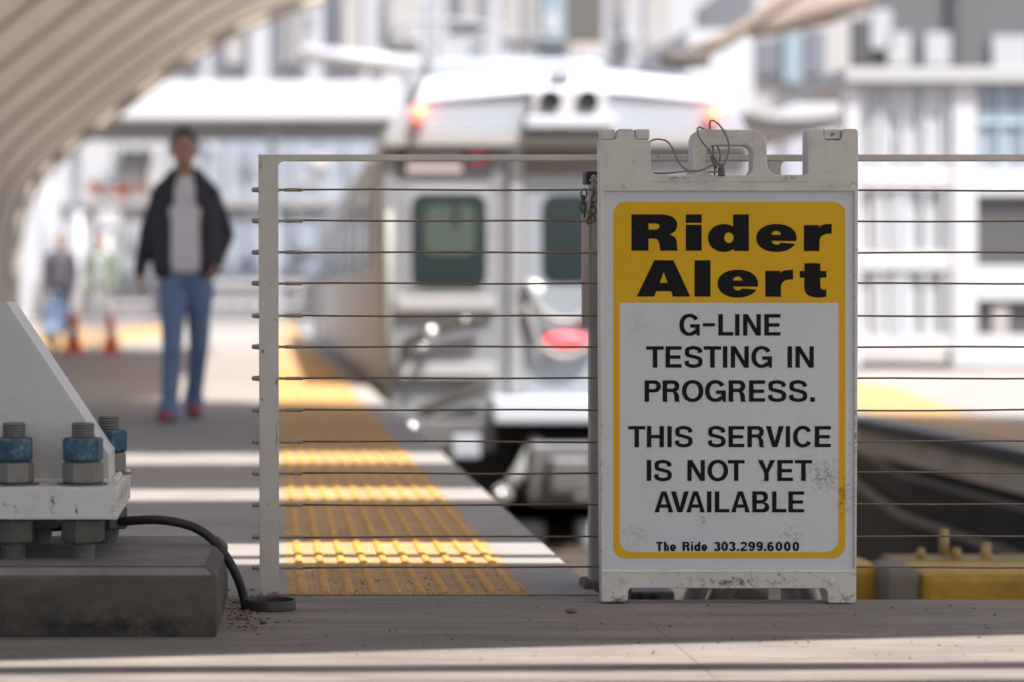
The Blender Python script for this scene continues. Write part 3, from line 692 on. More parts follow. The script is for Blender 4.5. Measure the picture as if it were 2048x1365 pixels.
for i in range(ny):
    for j in range(na-1): b.face(i*na+j, i*na+j+1, (i+1)*na+j+1, (i+1)*na+j)
obj('membrane', b, mem, can, smooth=True)
edgem = mat('pale_edge_panel', (.40,.40,.40), .7)
ribm = mat('tan_rib', (.43,.36,.28), .7, var=.1)
k = 0
y = Y0
while y < Y1+.1:
    b = MB(); b.tube([(x+.03, y, z-.05) for x, z in arc_], .03, 8); obj('rib', b, ribm, can, smooth=True); y += 1.9
b = MB(); b.tube([(x, DE, z) for x, z in arc_], .085, 10); obj('edge_tube', b, ribm, can, smooth=True)
for j in range(1, na-4, 2):
    (x, z), (x2, z2) = arc_[j], arc_[j+1]
    b = MB(); b.v = [(x,Y1,z),(x2,Y1,z2),(x2,DE,z2),(x,DE,z),(x,Y1,z+.03),(x2,Y1,z2+.03),(x2,DE,z2+.03),(x,DE,z+.03)]
    for q in ((0,1,2,3),(7,6,5,4),(0,4,5,1),(2,6,7,3),(0,3,7,4),(1,5,6,2)): b.face(*q)
    obj('edge_panel', b, edgem, can)

# ------------------------------------------------------------------ buffer stop and pipes in the track pit
ym = mat('scuffed_yellow_paint', (.42,.24,.012), .6, var=.3, vscale=6, stain=.6, stscale=9, stcol=(.12,.09,.05), speck=.5, sscale=40)
grm = mat('grimy_grey', (.17,.14,.11), .7, var=.3, vscale=5)
bs = thing('buffer_stop', (2.4, 8.2, -1.3), 'scuffed yellow buffer stop low in the track pit behind the right of the sign', 'buffer stop')
D = 8.0
b = MB(); p, q = P(1845,1300,D), P(2120,1146,D); b.box(p.x, 3.2, D, D+.35, q.z-.42, q.z); obj('beam', b, ym, bs, bevel=.03)
b = MB(); p, q = P(1780,1300,D), P(1848,1138,D); b.box(p.x, q.x, D+.02, D+.3, q.z-.42, q.z); obj('end_block', b, grm, bs, bevel=.03)
b = MB(); p, q = P(1640,1300,D+.2), P(1770,1132,D+.2); b.box(p.x, q.x, D+.2, D+.5, q.z-.4, q.z); obj('side_block', b, ym, bs, bevel=.03)
b = MB(); p, q = P(1795,1150,D+.35), P(2000,1124,D+.35); b.box(p.x, 2.9, D+.36, D+.6, p.z-.2, q.z); obj('cross_bar', b, mat('grimy_yellow', (.26,.17,.04), .7, var=.4, vscale=8), bs, bevel=.015)
for px, y0, y1, r_ in ((1888,1112,1062,.012),(1972,1140,1090,.013),(1842,1122,1100,.011),(1912,1122,1100,.013)):
    p, q = P(px,y0,D+.45), P(px,y1,D+.45); b = MB(); b.tube([p,q],[r_*1.5,r_*1.35],10); b.ball(q, r_*1.3, 10, 6, (1,1,.5)); obj('stud', b, mat('pale_stud', (.33,.22,.08), .6), bs, smooth=True)
b = MB()
for x in (2.0, 2.95): b.box(x-.06,x+.06,D+.05,D+.3,-1.3,-.55)
obj('leg', b, grm, bs, bevel=.01)
for i, (xa, ya, xb, yb, lb) in enumerate(((1330,1176,1425,1262,'a'),(1415,1165,1350,1240,'left'),(1490,1150,1380,1240,'mid'),(1600,1165,1650,1250,'right'))):
    if i == 0: continue
    D = 6.7; b = MB(); p, q = P(xa,ya-40,D), P(xb,yb+60,D+.1); p += (p-q)*.4
    b.tube([p,q], .03, 12)
    tag(obj('drain_pipe', b, M['galv'], smooth=True, loc=q), {'left':'grey sloping pipe seen under the sign, nearest its left foot','mid':'grey sloping pipe seen under the middle of the sign','right':'grey sloping pipe seen under the sign, nearest its right foot'}[lb], 'pipe', 'pipes below the platform end')
b = MB(); p, q = P(1262,1240,6.4), P(1350,1184,6.4); b.box(p.x,q.x,6.4,6.5,p.z,q.z)
br = tag(obj('steel_bracket', b, mat('dark_bracket', (.06,.055,.05), .6), bevel=.006, loc=p), 'dark steel bracket with bolt heads seen under the left foot of the sign', 'bracket')
for px in (1268,1284,1312):
    k = MB(); p = P(px,1193,6.39); k.lathe(p, [(.002,-.012),(.009,-.01),(.011,0),(.011,.01)], 10, 'y'); obj('bolt_head', k, M['dark'], br)

# ------------------------------------------------------------------ train
TD = 20.; TS = FP/TD
def tx(px): return (px-CX)/TS
def tz(py): return CH-(py-CY)/TS
steel = mat('brushed_steel', (.44,.43,.425), .45, .3, var=.08, vscale=2)
tsilver = mat('silver_front', (.235,.24,.255), .5, .2, var=.07, vscale=3)
twhite = mat('white_fairing', (.46,.48,.52), .4)
tgrey = mat('grey_trim', (.28,.28,.29), .5)
tglass = mat('dark_window_glass', (.012,.022,.026), .12, spec=.6)
tblack = mat('underframe_black', (.012,.012,.013), .7)
tmid = mat('coupler_grey', (.13,.13,.13), .5, .3, var=.2)
tbrown = mat('grab_iron', (.035,.027,.022), .6)
tr = thing('commuter_train', (2.45, TD, -1.12), 'silver commuter train standing beside the platform with red tail lights', 'train')
sec = [(764,842),(762,330),(768,285),(782,250),(806,222),(850,200),(960,186),(1130,178),(1300,186),(1410,200),(1454,222),(1478,250),(1492,285),(1498,330),(1496,842)]
b = MB(); b.prism([(tx(x),tz(y)) for x,y in sec], TD+.02, TD+25.8)
body = obj('body', b, steel, tr, bevel=.02)
# corrugated side sheets, doors and windows on the platform side
b = MB()
for i in range(9): z = -.25+i*.075; b.box(tx(762)-.012, tx(762)+.01, TD+1.6, TD+25.5, z, z+.035)
obj('side_corrugation', b, mat('tan_steel', (.58,.52,.48), .45, .25), tr)
for i in range(8):
    y = TD+2.6+i*2.8; b = MB(); b.box(tx(762)-.016, tx(762)+.01, y, y+1.7, 1.0, 1.75); obj('side_window', b, tglass, tr, bevel=.01)
for y in (TD+1.0, TD+24.0):
    b = MB(); b.box(tx(762)-.02, tx(762)+.01, y-.35, y+.35, 0, 1.95); obj('side_door', b, mat('door_tint', (.50,.47,.45), .5, .1), tr, bevel=.01)
def slab(name, x0, y0, x1, y1, off, th_, m, bev=.01, r=0, parent=None):
    if r:
        lp = [(tx(x),tz(y)) for x, y in rrect(x0,y0,x1,y1,r)]; k = MB(); k.prism(lp, TD+off, TD+off+th_)
    else:
        k = MB(); k.box(tx(x0),tx(x1),TD+off,TD+off+th_,tz(y1),tz(y0))
    return obj(name, k, m, parent or tr, bevel=bev)
cab_poly = [(x,y) for x,y in sec]
b = MB(); b.prism([(tx(x),tz(y)) for x,y in [(764,835),(762,330),(764,296),(1496,296),(1498,330),(1496,835)]], TD-.06, TD+.03); obj('cab_front', b, tsilver, tr, bevel=.03)
b = MB(); b.prism([(tx(x),tz(y)) for x,y in [(762,297),(768,270),(1492,270),(1498,297)]], TD-.16, TD+.03); obj('visor', b, mat('visor_cream', (.31,.305,.295), .5), tr, bevel=.02)
up = [(768,269),(782,240),(806,218),(850,202),(960,192),(1060,186),(1205,186),(1300,192),(1410,202),(1454,218),(1478,240),(1492,269)]
b = MB(); b.prism([(tx(x),tz(y)) for x,y in up], TD-.10, TD+.03); obj('upper_front', b, mat('pale_blue_white', (.34,.365,.41), .5), tr, bevel=.02)
# sloping white roof front
b = MB(); lo = [(tx(806),TD-.10,tz(216)),(tx(1454),TD-.10,tz(216))]; 
lo = [(tx(830),TD-.12,tz(206)),(tx(1060),TD-.14,tz(186)),(tx(1205),TD-.14,tz(186)),(tx(1430),TD-.12,tz(206))]
hi = [(tx(862),TD+.75,tz(140)),(tx(1040),TD+.9,tz(118)),(tx(1220),TD+.9,tz(118)),(tx(1400),TD+.75,tz(140))]
b.v = lo+hi+[(x,y+.05,z-.08) for x,y,z in lo]+[(x,y+.05,z-.12) for x,y,z in hi]
for i in range(3): b.face(i,i+1,5+i,4+i); b.face(8+i,12+i,13+i,9+i)
b.face(0,8,9,1); b.face(1,9,10,2); b.face(2,10,11,3); b.face(4,5,13,12); b.face(5,6,14,13); b.face(6,7,15,14); b.face(0,4,12,8); b.face(3,11,15,7)
obj('roof_front', b, twhite, tr)
b = MB(); b.prism([(tx(860),tz(190)),(tx(872),tz(112)),(tx(890),tz(98)),(tx(1215),tz(96)),(tx(1240),tz(112)),(tx(1256),tz(190))], TD+.8, TD+24); obj('roof_equipment', b, mat('roof_blue_grey', (.34,.37,.42), .5, var=.1), tr, bevel=.04)
# pantograph
b = MB()
b.tube([P(*q) for q in catmull([(782,70,30),(810,48,30),(860,42,30),(920,42,30),(980,50,30),(1012,62,30)],5)], .03, 8)
b.tube([P(800,55,30),P(868,115,29)], .022, 8); b.tube([P(990,55,30),P(868,115,29)], .022, 8); b.tube([P(868,115,29),P(848,190,28)], .03, 8)
obj('pantograph', b, tgrey, tr, smooth=True)
slab('antenna', 1105,140,1146,157,.1,.2,tgrey,.02)
slab('headlight_box', 1058,184,1207,234,-.22,.14,mat('lamp_box', (.45,.45,.46), .5),.02)
slab('headlight_sill', 1044,236,1222,262,-.30,.2,twhite,.02)
for px in (1094,1168):
    p = P(px,207,TD); k = MB(); k.lathe((p.x,TD-.225,p.z), [(.088,0),(.088,-.03),(.076,-.032),(.07,-.005),(.03,-.002)], 20, 'y'); hl = obj('headlight', k, mat('dark_lens', (.035,.04,.035), .2), tr, smooth=False)
lampm = mat('tail_lamp_glow', (.8,.25,.08), .4, emit=(1,.32,.16), es=1.5)
lensm = mat('tail_lamp_lens', (.6,.06,.04), .4, emit=(1,.16,.10), es=1.9)
for px in (838,1421):
    p = P(px,228,TD); k = MB(); k.lathe((p.x,TD-.24,p.z), [(.062,.2),(.062,0),(.05,-.02),(.02,-.025)], 20, 'y'); tl = obj('tail_light', k, lensm, tr, smooth=True)
    k = MB(); k.lathe((p.x,TD-.268,p.z), [(.034,0),(.03,-.01),(.01,-.014)], 16, 'y'); obj('bulb', k, lampm, tl)
ds = slab('destination_sign', 792,296,984,356,-.075,.03,mat('sign_box', (.07,.07,.08), .4),.01)
slab('sign_display', 812,310,922,347,-.085,.02,mat('pale_display', (.46,.39,.39), .5),.004,parent=ds); slab('red_display', 934,302,972,332,-.085,.02,mat('red_display_glow', (.38,.10,.11), .5, emit=(1,.05,.07), es=.03),.004,parent=ds)
wl = slab('windscreen_frame', 812,378,982,588,-.075,.03,mat('frame_pale', (.27,.275,.29), .5),.01,30)
slab('windscreen', 822,388,972,578,-.085,.02,tglass,.004,26,parent=wl)
slab('glass_reflection', 848,412,948,512,-.092,.008,mat('green_grey_reflection', (.048,.066,.054), .5),.002,20,parent=wl)  # greenish reflection painted as a panel over the windscreen
slab('wiper', 908,392,916,450,-.11,.012,tblack,.002,parent=wl)
wr = slab('windscreen_frame', 1278,378,1448,588,-.075,.03,bpy.data.materials['frame_pale'],.01,30); slab('windscreen', 1288,388,1438,578,-.085,.02,tglass,.004,26,parent=wr)
dr = slab('end_door', 1046,352,1214,800,-.075,.03,mat('door_blue_grey', (.25,.27,.30), .45),.015)
slab('door_window', 1082,390,1190,566,-.085,.02,tglass,.004,26,parent=dr)
slab('door_header', 1046,298,1214,350,-.08,.03,mat('brown_recess', (.13,.105,.09), .6),.005)
for px in (1030,1230): slab('door_post', px-14,296,px+14,790,-.11,.06,mat('post_silver', (.27,.27,.28), .45),.02)
slab('step_plate', 790,592,988,622,-.13,.09,mat('pale_step', (.33,.325,.325), .5),.015); slab('step_plate', 790,726,988,756,-.13,.09,bpy.data.materials['pale_step'],.015)
for pts in ([(806,716),(812,695),(830,678),(880,660),(920,648),(966,640)],[(840,828),(860,815),(900,800),(930,788),(968,780)]):
    k = MB(); k.tube([P(x,y,TD-.16) for x,y in catmull(pts,4)], .045, 8); obj('grab_iron', k, tbrown, tr, smooth=True)
k = MB(); k.tube([P(778,800,TD-.1),P(776,600,TD-.1),P(778,420,TD-.1)], .035, 8); obj('corner_pole', k, mat('pale_green_pole', (.26,.27,.235), .5), tr, smooth=True)
k = MB(); k.tube([P(x,y,TD-.15) for x,y in catmull([(1052,560),(1080,620),(1130,645),(1180,620),(1208,560)],5)], .035, 8); k.tube([P(x,y,TD-.15) for x,y in catmull([(1052,610),(1080,690),(1130,715),(1180,690),(1208,610)],5)], .03, 8)
obj('gangway_chain', k, mat('pale_hose', (.27,.27,.265), .5), tr, smooth=True)
k = MB(); k.lathe(P(1070,578,TD-.12), [(.07,0),(.06,-.03),(.02,-.05)], 16, 'y'); obj('marker_lamp', k, mat('white_lens', (.85,.85,.85), .3), tr)
k = MB(); k.ball(P(1133,680,TD-.12), .2, 20, 12, (.92,.25,.30)); obj('red_lamp', k, mat('red_lamp_glow', (.5,.03,.04), .4, emit=(1,.11,.12), es=.75), tr, smooth=True)
chrome = mat('polished_steel', (.9,.9,.9), .12, 1.)
for px, py, r_ in ((862,664,.055),(846,694,.035),(1158,985,.06),(822,858,.06),(930,640,.03),(1000,990,.05)):
    k = MB(); k.ball(P(px,py,TD-.52 if py > 800 else TD-.24), r_, 16, 12); obj('glint_ball', k, chrome, tr, smooth=True)  # mirror balls added to catch the sun as glints
slab('anticlimber', 978,792,1282,842,-.45,.42,twhite,.03)
slab('pilot', 800,836,985,900,-.25,.25,tmid,.03); slab('pilot', 1275,836,1460,900,-.25,.25,tmid,.03)
slab('step_box', 900,868,955,912,-.3,.2,mat('pale_blue_step', (.33,.35,.38), .5),.02); 
b = MB(); b.box(tx(790),tx(1470),TD+.3,TD+25,-1.0,tz(842)); obj('underframe', b, tblack, tr)
k = MB(); p = P(1130,900,TD-.4); k.box(p.x-.3,p.x+.3,TD-.5,TD+.2,tz(1000),tz(880)); k.box(p.x-.16,p.x+.16,TD-.75,TD+.2,tz(975),tz(905)); obj('coupler', k, tmid, tr, bevel=.05, seg=3)
k = MB(); k.tube([P(1005,990,TD-.4),P(1040,945,TD-.4),P(1075,880,TD-.3)], .06, 10); k.ball(P(1005,990,TD-.4), .085, 10, 8); obj('uncoupling_lever', k, mat('pale_lever', (.24,.245,.24), .45), tr, smooth=True)
for xa, xb in ((1020,1085),(1150,1215)): slab('brake_hose_box', xa,1042,xb,1088,-.2,.3,mat('pale_blue_box', (.30,.33,.38), .5),.03)
for px in (880,1380):
    k = MB(); p = P(px,1010,TD+2.2); k.lathe((p.x,TD+2.2,-.70), [(.02,-.07),(.42,-.07),(.42,.07),(.02,.07)], 28, 'x'); obj('wheel', k, tblack, tr)

# ------------------------------------------------------------------ people
def remeshed(name, mb, vox, m, parent, smooth_it=6):
    me = mb.mesh('tmp'); o = bpy.data.objects.new('tmp', me); C.objects.link(o)
    md = o.modifiers.new('r', 'REMESH'); md.mode = 'VOXEL'; md.voxel_size = vox
    s = o.modifiers.new('s', 'SMOOTH'); s.iterations = smooth_it; s.factor = .5
    out = baked(o); bpy.data.objects.remove(o)
    out.materials.clear(); out.shade_smooth(); out.name = name
    for p_ in out.polygons: p_.material_index = 0
    return link(name, out, m, parent)
def person(org, label, cols, pose, vox=.011, scale=1.0, extras=True):
    """A standing/walking figure facing the viewer (towards -y). pose gives joint positions in metres from the feet."""
    X0 = Vector(org); V = lambda t_: X0 + Vector(t_)*scale
    S = scale; p = pose
    root = thing('person', org, label, 'person')
    skin = mat('skin', cols['skin'], .55)
    h = Vector(p['head'])
    b = MB()
    b.ball(V(h+Vector((0,0,.02))), .092*S, 16, 12, (.84,1.02,1.12)); b.ball(V(h+Vector((0,-.018,-.055))), .066*S, 14, 10, (.92,1,1.0)); b.ball(V(h+Vector((0,-.028,-.095))), .035*S, 10, 8)
    b.cap(V(h+Vector((0,-.088,.005))), V(h+Vector((0,-.104,-.025))), .010*S, .014*S)          # nose
    for sx in (-1,1):
        b.ball(V(h+Vector((sx*.083,.01,-.005))), .024*S, 10, 8, (.45,.8,1.3))               # ear
        b.ball(V(h+Vector((sx*.032,-.076,.012))), .016*S, 8, 6)                              # brow and eye socket ridge
    b.ball(V(h+Vector((0,-.088,-.062))), .020*S, 10, 8, (1.3,.7,.5))                           # mouth
    b.cap(V(h+Vector((0,.012,-.07))), V(Vector(p['neck'])), .052*S, .060*S)
    nk, pv = Vector(p['neck']), Vector(p['pelvis'])
    b.cap(V(nk+Vector((0,.01,-.12))), V(nk.lerp(pv,.55)), .085*S, .085*S); b.cap(V(nk.lerp(pv,.55)), V(pv), .085*S, .10*S)
    for side in ('l','r'):
        sh, el_, wr_, hd_ = [Vector(p[k+side]) for k in ('sh','el','wr','hand')]
        b.cap(V(nk+Vector((0,0,-.07))), V(sh), .055*S, .05*S); b.cap(V(sh), V(el_), .046*S, .037*S); b.cap(V(el_), V(wr_), .037*S, .026*S)
        d = (hd_-wr_).normalized(); sx = d.cross(Vector((0,1,0))).normalized() if side == 'l' else d.cross(Vector((0,-1,0))).normalized()
        fr_ = Vector((0,-1,0)); palm = wr_ + d*.075
        for k_ in range(4): b.cap(V(wr_+d*.02+fr_*(.012*(k_-1.5))), V(palm+fr_*(.017*(k_-1.5))), .017*S, .013*S, 8)
        for k_, L_ in enumerate((.068,.078,.072,.055)):
            q0 = palm+fr_*(.0185*(1.5-k_)); q1 = q0+d*L_*.5+sx*.006; q2 = q1+d*L_*.45+sx*.02
            b.cap(V(q0),V(q1),.0095*S,.009*S,8); b.cap(V(q1),V(q2),.009*S,.0075*S,8)
        b.cap(V(wr_+d*.02+fr_*.025), V(wr_+d*.055+fr_*.045), .012*S,.011*S,8); b.cap(V(wr_+d*.055+fr_*.045), V(wr_+d*.09+fr_*.048+sx*.01), .011*S,.009*S,8)
        hp, kn_, an, to = [Vector(p[k+side]) for k in ('hip','kn','an','toe')]
        b.cap(V(hp), V(kn_), .075*S, .05*S); b.cap(V(kn_), V(an), .048*S, .036*S); b.cap(V(an+Vector((0,.03,-.03))), V(to), .034*S, .03*S)
    remeshed('body', b, vox*.8 if vox < .02 else vox, skin, root, 3)
    b = MB(); b.ball(V(h+Vector((0,.018,.045))), .096*S, 16, 12, (.88,1.02,1.02)); 
    for sx in (-1,1): b.ball(V(h+Vector((sx*.072,.02,.03))), .03*S, 10, 8, (.6,1.2,1.4))
    remeshed('hair', b, vox, mat('hair', cols['hair'], .7), root)
    # trousers
    b = MB(); b.cap(V(pv+Vector((-.07,0,.10))), V(pv+Vector((.07,0,.10))), .105*S, .105*S); b.cap(V(pv+Vector((-.06,.01,.0))), V(pv+Vector((.06,.01,.0))), .115*S, .115*S)
    for side in ('l','r'):
        hp, kn_, an = [Vector(p[k+side]) for k in ('hip','kn','an')]
        b.cap(V(hp), V(kn_), .090*S, .064*S); b.cap(V(kn_), V(an+Vector((0,0,-.0))), .063*S, .054*S)
        b.cap(V(an+Vector((0,0,.03))), V(an+Vector((0,-.01,-.03))), .064*S, .066*S)
    remeshed('trousers', b, vox, mat('denim' if extras else 'trouser_cloth', cols['legs'], .85, var=.2, vscale=7), root)
    for side in ('l','r'):
        an, to = Vector(p['an'+side]), Vector(p['toe'+side]); b = MB()
        b.cap(V(an+Vector((0,.035,-.035))), V(to), .046*S, .040*S); b.cap(V(an+Vector((0,.01,.0))), V(an+Vector((0,-.03,-.03))), .05*S, .048*S)
        for i in range(len(b.v)):                       # flat sole
            x_, y_, z_ = b.v[i]; b.v[i] = (x_, y_, max(z_, X0.z + (to.z-.040)*S))
        sh_ = remeshed('shoe', b, vox*.9, mat('shoe', cols['shoe'], .7), root)
        k = MB(); q = V(an.lerp(to,.5)); d2 = to-an; a_ = math.atan2(d2.x, -d2.y); zz = X0.z+(to.z-.042)*S; L_ = .145*S
        cs, sn = math.cos(a_), math.sin(a_); ol = [(-.042,-L_*.8),(-.03,-L_),(.03,-L_),(.042,-L_*.8),(.040,L_*.7),(.025,L_),(-.025,L_),(-.040,L_*.7)]
        k.prismz([(q.x+x_*S*cs-y_*sn*-1, q.y+y_*cs+x_*S*sn) for x_,y_ in ol], zz-.012*S, zz+.012*S); obj('sole', k, mat('sole', cols['sole'], .8), sh_)
    # shirt
    b = MB(); b.cap(V(nk+Vector((0,.0,-.055))), V(nk+Vector((0,-.015,-.13))), .074*S, .10*S)
    b.cap(V(nk+Vector((-.03,-.005,-.13))), V(nk+Vector((.03,-.005,-.13))), .10*S, .10*S)
    for sx in (-1,1): b.cap(V(nk+Vector((sx*.035,-.005,-.2))), V((pv.x+sx*.035,pv.y-.015,pv.z+.06)), .105*S, .110*S)
    shirt = remeshed('shirt', b, vox, mat('shirt', cols['shirt'], .85, var=.06), root)
    # jacket: back, two open fronts and sleeves in one garment
    b = MB(); lo_ = p.get('hem', pv.z-.02)
    for sx in (-1,1):
        top_ = nk+Vector((sx*.125,.0,-.10)); mid_ = nk.lerp(pv,.5)+Vector((sx*.122,-.05,0)); bot_ = Vector((pv.x+sx*.128,pv.y-.05,lo_+.06))
        b.cap(V(top_+Vector((-sx*.01,.0,.015))), V(mid_), .06*S, .068*S); b.cap(V(mid_), V(bot_), .068*S, .072*S); b.cap(V(mid_+Vector((sx*.02,.06,0))), V(bot_+Vector((sx*.01,.06,0))), .07*S, .072*S)
        b.cap(V(nk+Vector((sx*.068,.0,.0))), V(top_), .04*S, .07*S); b.cap(V(nk+Vector((sx*.075,-.05,-.05))), V(nk+Vector((sx*.095,-.105,-.17))), .026*S,.03*S)
    b.cap(V(nk+Vector((-.1,.05,-.10))), V(nk+Vector((.1,.05,-.10))), .085*S, .085*S); b.cap(V(nk.lerp(pv,.5)+Vector((-.08,.05,0))), V(nk.lerp(pv,.5)+Vector((.08,.05,0))), .10*S,.10*S); b.cap(V((pv.x-.1,pv.y+.05,lo_+.07)), V((pv.x+.1,pv.y+.05,lo_+.07)), .10*S,.10*S)
    b.cap(V(nk+Vector((-.05,.045,.02))), V(nk+Vector((.05,.045,.02))), .035*S,.035*S)
    for side in ('l','r'):
        sh, el_, wr_ = [Vector(p[k+side]) for k in ('sh','el','wr')]
        b.cap(V(nk+Vector((0,.02,-.075))), V(sh), .065*S, .062*S); b.cap(V(sh), V(el_), .062*S, .052*S); b.cap(V(el_), V(wr_), .052*S, .038*S)
    remeshed('jacket', b, vox, mat('jacket', cols['jacket'], .8, var=.25, vscale=6), root)
    return root
k331 = 331.
def J(px, py, y=0.): return ((px-365)/k331, y, (840-py)/k331)
pose = dict(head=J(369,302,-.03), neck=J(371,350,0), pelvis=J(372,545,.02),
    shl=J(323,386,.01), ell=J(294,465,.06), wrl=J(280,545,-.02), handl=J(282,598,-.05),
    shr=J(419,386,.01), elr=J(453,468,.09), wrr=J(434,528,-.03), handr=J(422,553,-.08),
    hipl=J(347,572,.0), knl=J(347,695,-.16), anl=J(341,818,-.20), toel=J(330,828,-.35),
    hipr=J(399,572,.02), knr=J(397,692,.05), anr=J(384,806,.30), toer=J(387,826,.16), hem=J(0,556)[2])
man = person(((365-CX)/k331, 14.6, 0), 'man in an open dark jacket and blue jeans walking towards the viewer',
    dict(skin=(.40,.21,.15), hair=(.018,.014,.012), legs=(.135,.195,.325), shoe=(.28,.06,.08), sole=(.05,.045,.045), shirt=(.70,.67,.71), jacket=(.036,.032,.040)), pose)
def stand(lean=0., arm=.0):
    return dict(head=(0,-.02,1.62), neck=(0,0,1.475), pelvis=(0,.02,.93), shl=(-.17,0,1.40), ell=(-.23,.03,1.13), wrl=(-.22,-.05-arm,.90+arm), handl=(-.21,-.08-arm,.79+arm),
        shr=(.17,0,1.40), elr=(.23,.03,1.13), wrr=(.20,-.06,.90), handr=(.19,-.10,.80), hipl=(-.085,0,.86), knl=(-.09,-.02,.48), anl=(-.095,.03,.09), toel=(-.11,-.12,.042),
        hipr=(.085,0,.86), knr=(.10,-.02,.48), anr=(.11,.03,.09), toer=(.13,-.12,.042), hem=.80)
gx, gy = G(122,697)
person((gx,gy,0), 'distant person in dark clothing standing by the left traffic cone with a pale blue bag', dict(skin=(.35,.19,.13), hair=(.03,.02,.015), legs=(.03,.03,.04), shoe=(.03,.03,.03), sole=(.03,.03,.03), shirt=(.10,.09,.10), jacket=(.045,.04,.055)), stand(), vox=.022, scale=.97, extras=False)
k = MB(); q = Vector((gx-.05,gy-.28,0)); k.box(q.x-.17,q.x+.15,q.y-.09,q.y+.07,.22,.66)
bag = tag(obj('shopping_bag', k, mat('pale_blue_cloth', (.35,.48,.72), .8, var=.1), bevel=.04, loc=(q.x,q.y,.2)), 'pale blue bag held by the distant person at the far left', 'bag')
k = MB(); k.tube([(q.x-.1,q.y,.65),(q.x-.08,q.y,.80),(q.x+.06,q.y,.80),(q.x+.08,q.y,.65)], .012, 8); obj('bag_handle', k, bag.data.materials[0], bag)
gx, gy = G(200,695)
person((gx,gy,0), 'distant person in a lime green vest standing by the right traffic cone', dict(skin=(.40,.22,.16), hair=(.05,.035,.025), legs=(.30,.30,.31), shoe=(.05,.05,.05), sole=(.05,.05,.05), shirt=(.32,.33,.31), jacket=(.14,.18,.12)), stand(0,.05), vox=.022, scale=.98, extras=False)

# cones
cone = thing('traffic_cone', (*G(148,708), 0), 'orange red traffic cone at the far left, left one of two', 'traffic cone', 'traffic cones on the far platform')
c = cone.location
ora = mat('cone_orange', (.62,.10,.045), .6)
bpy.context.view_layer.update()
k = MB(); k.lathe((c.x,c.y,0), [(.17,.03),(.16,.05),(.125,.2),(.09,.38),(.05,.62),(.03,.70),(.02,.70)], 20); obj('cone_body', k, ora, cone, smooth=False)
k = MB(); k.box(c.x-.2,c.x+.2,c.y-.2,c.y+.2,0,.035); obj('cone_base', k, ora, cone, bevel=.012)
k = MB(); k.lathe((c.x,c.y,0), [(.1135,.28),(.085,.42)], 20, capped=False); obj('reflective_band', k, mat('band_white', (.75,.72,.70), .4), cone)
cone.scale = (.8,.8,.8); c2 = copy_tree(cone); c2.location = (*G(222,708), 0); c2['label'] = 'orange red traffic cone at the far left, right one of two'

# ------------------------------------------------------------------ background buildings and structures
def part(name, x0, y0, x1, y1, D, th_, m, parent, bev=0):
    b = MB(); b.boxpx(x0,y0,x1,y1,D,th_); return obj(name, b, m, parent, bevel=bev)
ofw = mat('office_white', (.42,.42,.445), .6, var=.04, vscale=.5)
fas = mat('white_fascia', (.52,.52,.54), .6)
wht = mat('white_cladding', (.42,.42,.435), .6, var=.03, vscale=.6)
off = mat('warm_white_cladding', (.36,.345,.335), .6, var=.04, vscale=.6)
pblu = mat('pale_blue_glass', (.35,.39,.46), .25, .1, var=.12, vscale=.5)
pgry = mat('pale_grey_glass', (.155,.16,.185), .25, .1, var=.15, vscale=.4)
mgry = mat('mid_grey_cladding', (.095,.095,.10), .6, var=.08, vscale=.5)
dgry = mat('dark_grey_panel', (.062,.062,.066), .5, var=.08, vscale=.5)
# long white building closing the view
BD = 86.
bl = thing('office_building', (0, BD, -1.3), 'long white building with grey glass bays closing off the view behind the train', 'building')
p, q = P(-400,690,BD), P(1500,-420,BD); b = MB(); b.box(p.x, q.x, BD, BD+12, -1.3, q.z); obj('wall', b, ofw, bl)
for (x0,y0,x1,y1) in ((300,-60,350,142),(362,-60,392,142),(430,-60,500,142),(545,-60,615,142),(652,-60,728,142),(900,-60,980,60)):
    w_ = part('window', x0,y0,x1,y1,BD-.15,.2,pgry,bl)
    part('pane', x0+(x1-x0)*.32,y0+20,x1-8,y1-14,BD-.22,.1,off,w_)
for (x0,y0,x1,y1) in ((770,-60,840,90),(1010,-60,1080,80),(1225,-60,1262,110),(1290,-60,1340,100)):
    part('window', x0,y0,x1,y1,BD-.15,.2,off,bl)
part('window', 1085,-60,1135,98,BD-.3,.3,mat('ice_blue_glass', (.23,.29,.32), .3),bl)
rb = random.Random(11)
for i in range(14):
    x0 = rb.uniform(300,1330); y0 = rb.uniform(-40,120); ww = rb.uniform(8,30); hh = rb.uniform(18,70)
    if y0+hh > 140: hh = 140-y0
    part('pane', x0,y0,x0+ww,y0+hh,BD-.32-.002*i,.05,[off,wht,pblu,wht][i%4],bl)
for x in range(400,1340,94): part('mullion', x,-60,x+5,142,BD-.5,.1,wht if x%2 else pgry,bl)
for y in (72,): part('transom', 780,y,1345,y+5,BD-.46,.1,wht,bl)
